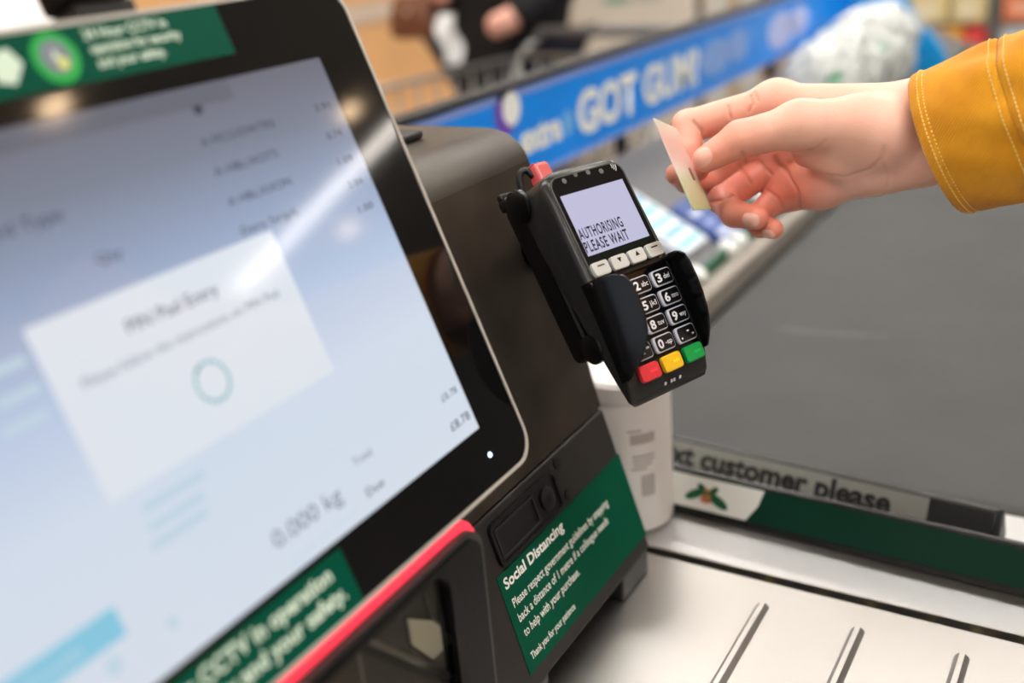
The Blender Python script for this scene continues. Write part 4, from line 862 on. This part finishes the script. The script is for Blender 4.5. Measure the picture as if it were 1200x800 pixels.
pk2 = [(-1.04, .13, (208, 186, 130), .8585), (-.90, .13, (226, 208, 152), .8585), (-.765, .12, (222, 204, 150), .8585), (-.600, .13, (228, 122, 72), .8585), (-.46, .16, (214, 196, 190), .8585), (-.29, .18, (190, 60, 50), .8585)]
cn = ['sand', 'cream', 'orange', 'red', 'pale blue', 'pearl', 'rust', 'khaki', 'straw', 'butter', 'coral', 'blush', 'crimson']
for i, (x, w, c, z) in enumerate(pk+pk2):
    t = thing('packet', cn[i]+' packet standing on the gondola shelf', 'packet', T((.1+x, 4.14, FZ+z+.0004)), 'packets on the shelving')
    h = .07 if z < .8 else .11
    box('carton', (0, -.06, 0), (w*.94, .1, h), mat('packet '+cn[i], c, .5), t, .004)
    box('flash', (w*.15, -.0612, h*.2), (w*.7, -.0602, h*.6), mat('flash '+cn[i], tuple(min(255, int(q*.6+100)) for q in c), .5), t)

# shopper in a dark coat, built by skinning a joint tree
def skinned(name, joints, edges, radii, m, parent, off_, sub=2):
    names = list(joints); me = bpy.data.meshes.new('tmp'); me.from_pydata([tuple(joints[k]) for k in names], [(names.index(a), names.index(b_)) for a, b_ in edges], [])
    o = bpy.data.objects.new('tmp', me); COL.objects.link(o); md = o.modifiers.new('s', 'SKIN'); md.use_smooth_shade = True
    for i, k in enumerate(names): me.skin_vertices[0].data[i].radius = radii[k] if isinstance(radii[k], tuple) else (radii[k], radii[k])
    me.skin_vertices[0].data[0].use_root = True
    o.modifiers.new('u', 'SUBSURF').levels = sub
    dg = bpy.context.evaluated_depsgraph_get(); me2 = bpy.data.meshes.new_from_object(o.evaluated_get(dg)); bpy.data.objects.remove(o); me2.name = name
    me2.materials.clear(); me2.materials.append(m)
    return link(bpy.data.objects.new(name, me2), parent)
sp = thing('person', 'shopper in a black coat standing by the wire trolley', 'person', T((-1.64, 2.72, FZ)) @ Matrix.Rotation(math.atan2(-.99, -.1), 4, 'Z'))
# local: +x facing, +y left, z up
JB = dict(pelvis=(0, 0, .98), belly=(.01, 0, 1.12), chest=(.0, 0, 1.32), neck=(-.01, 0, 1.50), head=(.02, 0, 1.60), crown=(.01, 0, 1.70),
 lsh=(0, .17, 1.43), lel=(.03, .24, 1.16), lwr=(.18, .13, 1.06), lha=(.24, .10, 1.05), rsh=(0, -.17, 1.43), rel=(.03, -.24, 1.16), rwr=(.17, -.10, 1.14), rha=(.23, -.06, 1.15),
 lhip=(0, .09, .92), lkn=(.02, .10, .5), lan=(0, .10, .09), lto=(.14, .12, .03), rhip=(0, -.09, .92), rkn=(.02, -.10, .5), ran=(0, -.10, .09), rto=(.14, -.12, .03))
EB = [('pelvis', 'belly'), ('belly', 'chest'), ('chest', 'neck'), ('neck', 'head'), ('head', 'crown')]
for s in 'lr': EB += [('chest', s+'sh'), (s+'sh', s+'el'), (s+'el', s+'wr'), (s+'wr', s+'ha'), ('pelvis', s+'hip'), (s+'hip', s+'kn'), (s+'kn', s+'an'), (s+'an', s+'to')]
RB = dict(pelvis=(.15, .12), belly=(.15, .11), chest=(.16, .12), neck=.06, head=(.085, .1), crown=.075)
for s in 'lr': RB.update({s+'sh': .07, s+'el': .05, s+'wr': .034, s+'ha': (.042, .026), s+'hip': .085, s+'kn': .06, s+'an': .045, s+'to': .035})
m_skin2 = mat('skin far', (226, 168, 148), .5)
customer_body()
body = skinned('body', JB, EB, RB, m_skin2, sp, None)
sub = {k: JB[k] for k in ('pelvis', 'belly', 'chest', 'lsh', 'lel', 'lwr', 'rsh', 'rel', 'rwr')}; sub['hem'] = (0, 0, .80)
m_coat = mat('black coat', (20, 20, 24), .8, var=.2, vscale=10)
skinned('coat', sub, [('pelvis', 'belly'), ('belly', 'chest'), ('pelvis', 'hem'), ('chest', 'lsh'), ('lsh', 'lel'), ('lel', 'lwr'), ('chest', 'rsh'), ('rsh', 'rel'), ('rel', 'rwr')], dict(pelvis=(.19, .16), belly=(.18, .15), chest=(.19, .15), hem=(.21, .17), lsh=.095, lel=.07, lwr=.05, rsh=.095, rel=.07, rwr=.05), m_coat, sp, None)
sub = {k: JB[k] for k in ('pelvis', 'lhip', 'lkn', 'lan', 'rhip', 'rkn', 'ran')}
skinned('trousers', sub, [('pelvis', 'lhip'), ('lhip', 'lkn'), ('lkn', 'lan'), ('pelvis', 'rhip'), ('rhip', 'rkn'), ('rkn', 'ran')], dict(pelvis=.15, lhip=.11, lkn=.08, lan=.07, rhip=.11, rkn=.08, ran=.07), mat('navy trousers', (26, 30, 50), .8), sp, None)
skinned('hair', dict(a=(-.03, 0, 1.66), b=(-.06, 0, 1.56), c=(.0, 0, 1.72)), [('a', 'b'), ('a', 'c')], dict(a=.095, b=.08, c=.07), mat('brown hair', (60, 42, 32), .6), sp, None)
for s in (-1, 1):
    lathe('eye', [(.001, 0), (.012, 0), (.010, .006), (.001, .008)], m_dark, sp, 12, M=T((.112, s*.034, 1.615)) @ Matrix.Rotation(math.pi/2, 4, 'Y'))
pm = sp.matrix_world
slip = thing('paper_slip', 'crumpled white paper held in the shopper\'s hand', 'paper', pm @ T((.285, .01, 1.06)))
bm = bmesh.new(); bmesh.ops.create_grid(bm, x_segments=8, y_segments=8, size=.5)
for v in bm.verts: v.co = Vector((v.co.x*.075+.008*math.sin(v.co.y*9), .012*math.sin(v.co.x*7+v.co.y*4), v.co.y*.13-.03))
bmesh.ops.solidify(bm, geom=bm.faces[:], thickness=.002); bmobj('sheet', bm, mat('paper', (238, 238, 236), .7), slip)
hb = thing('handbag', 'brown leather handbag hanging from the shopper\'s forearm', 'handbag', T((-1.83, 2.53, .155)) @ Matrix.Scale(.62, 4))
m_leather = mat('brown leather', (112, 70, 48), .5, var=.15, vscale=20)
loft('pouch', [[(x*a, y*w, z) for x, y in [(math.copysign(abs(math.cos(q))**.5, math.cos(q)), math.copysign(abs(math.sin(q))**.5, math.sin(q))) for q in np.linspace(0, 2*math.pi, 28, endpoint=False)]] for z, a, w in ((0, .11, .05), (.02, .125, .065), (.10, .12, .07), (.17, .10, .05), (.185, .09, .03))], m_leather, hb)
tube('strap', smoothpath([(-.08, 0, .17), (-.06, -.02, .25), (0, -.06, .30), (.06, -.02, .25), (.08, 0, .17)], 6), .008, m_leather, hb)
lathe('clasp', [(.001, 0), (.014, 0), (.012, .004), (.001, .005)], m_steel2, hb, 18, M=T((0, -.066, .12)) @ Matrix.Rotation(math.pi/2, 4, 'X'))

# wire trolley
tr = thing('shopping_trolley', 'grey wire shopping trolley standing in front of the shopper', 'trolley', T((-1.30, 1.98, FZ)) @ Matrix.Rotation(-.15, 4, 'Z'))
m_wire = mat('trolley wire', (148, 148, 146), .35, .8)
def rod(name, a, bb, r=.003): return tube(name, [a, bb], r, m_wire, tr, 6)
zt, zb = .985, .60; xa, xb, ya, yb = -.20, .20, -.36, .42; k_ = .05
top = [(xa, ya, zt), (xb, ya, zt), (xb, yb, zt), (xa, yb, zt)]; bot = [(xa+k_, ya+k_, zb), (xb-k_, ya+k_, zb), (xb-k_, yb-k_*2, zb), (xa+k_, yb-k_*2, zb)]
for q, r in ((top, .007), (bot, .006)):
    for i in range(4): rod('basket_rim', q[i], q[(i+1) % 4], r)
def lerp(a, bb, t): return tuple(a[i]+(bb[i]-a[i])*t for i in range(3))
for i in range(4):
    n = 12 if i % 2 else 7
    for k in range(n+1): rod('wire', lerp(top[i], top[(i+1) % 4], k/n), lerp(bot[i], bot[(i+1) % 4], k/n), .0036)
    for h in (.25, .5, .75): rod('wire', lerp(top[i], bot[i], h), lerp(top[(i+1) % 4], bot[(i+1) % 4], h), .0036)
for k in range(1, 9): rod('wire', lerp(bot[0], bot[1], k/9), lerp(bot[3], bot[2], k/9), .0036)
tube('handle', [(xa-.01, yb+.1, zt+.05), (xb+.01, yb+.1, zt+.05)], .014, mat('handle grey', (90, 90, 92), .4), tr, 14)
for x in (xa, xb):
    rod('handle_bar', (x, yb, zt), (x, yb+.1, zt+.05), .009); tube('leg', [(x, yb-.02, zt), (x, yb-.06, .3), (x*.95, ya+.1, .16)], .01, m_wire, tr, 8); rod('leg', (x, yb-.06, .3), (x*.95, yb, .11), .01); rod('leg', (x*.95, ya+.1, .16), (x*.9, ya+.1, .11), .01)
    for y in (ya+.1, yb): lathe('wheel', [(.01, -.014), (.055, -.014), (.0575, 0), (.055, .014), (.01, .014)], m_dark, tr, 24, M=T((x*.93, y, .0578)) @ Matrix.Rotation(math.pi/2, 4, 'Y'))
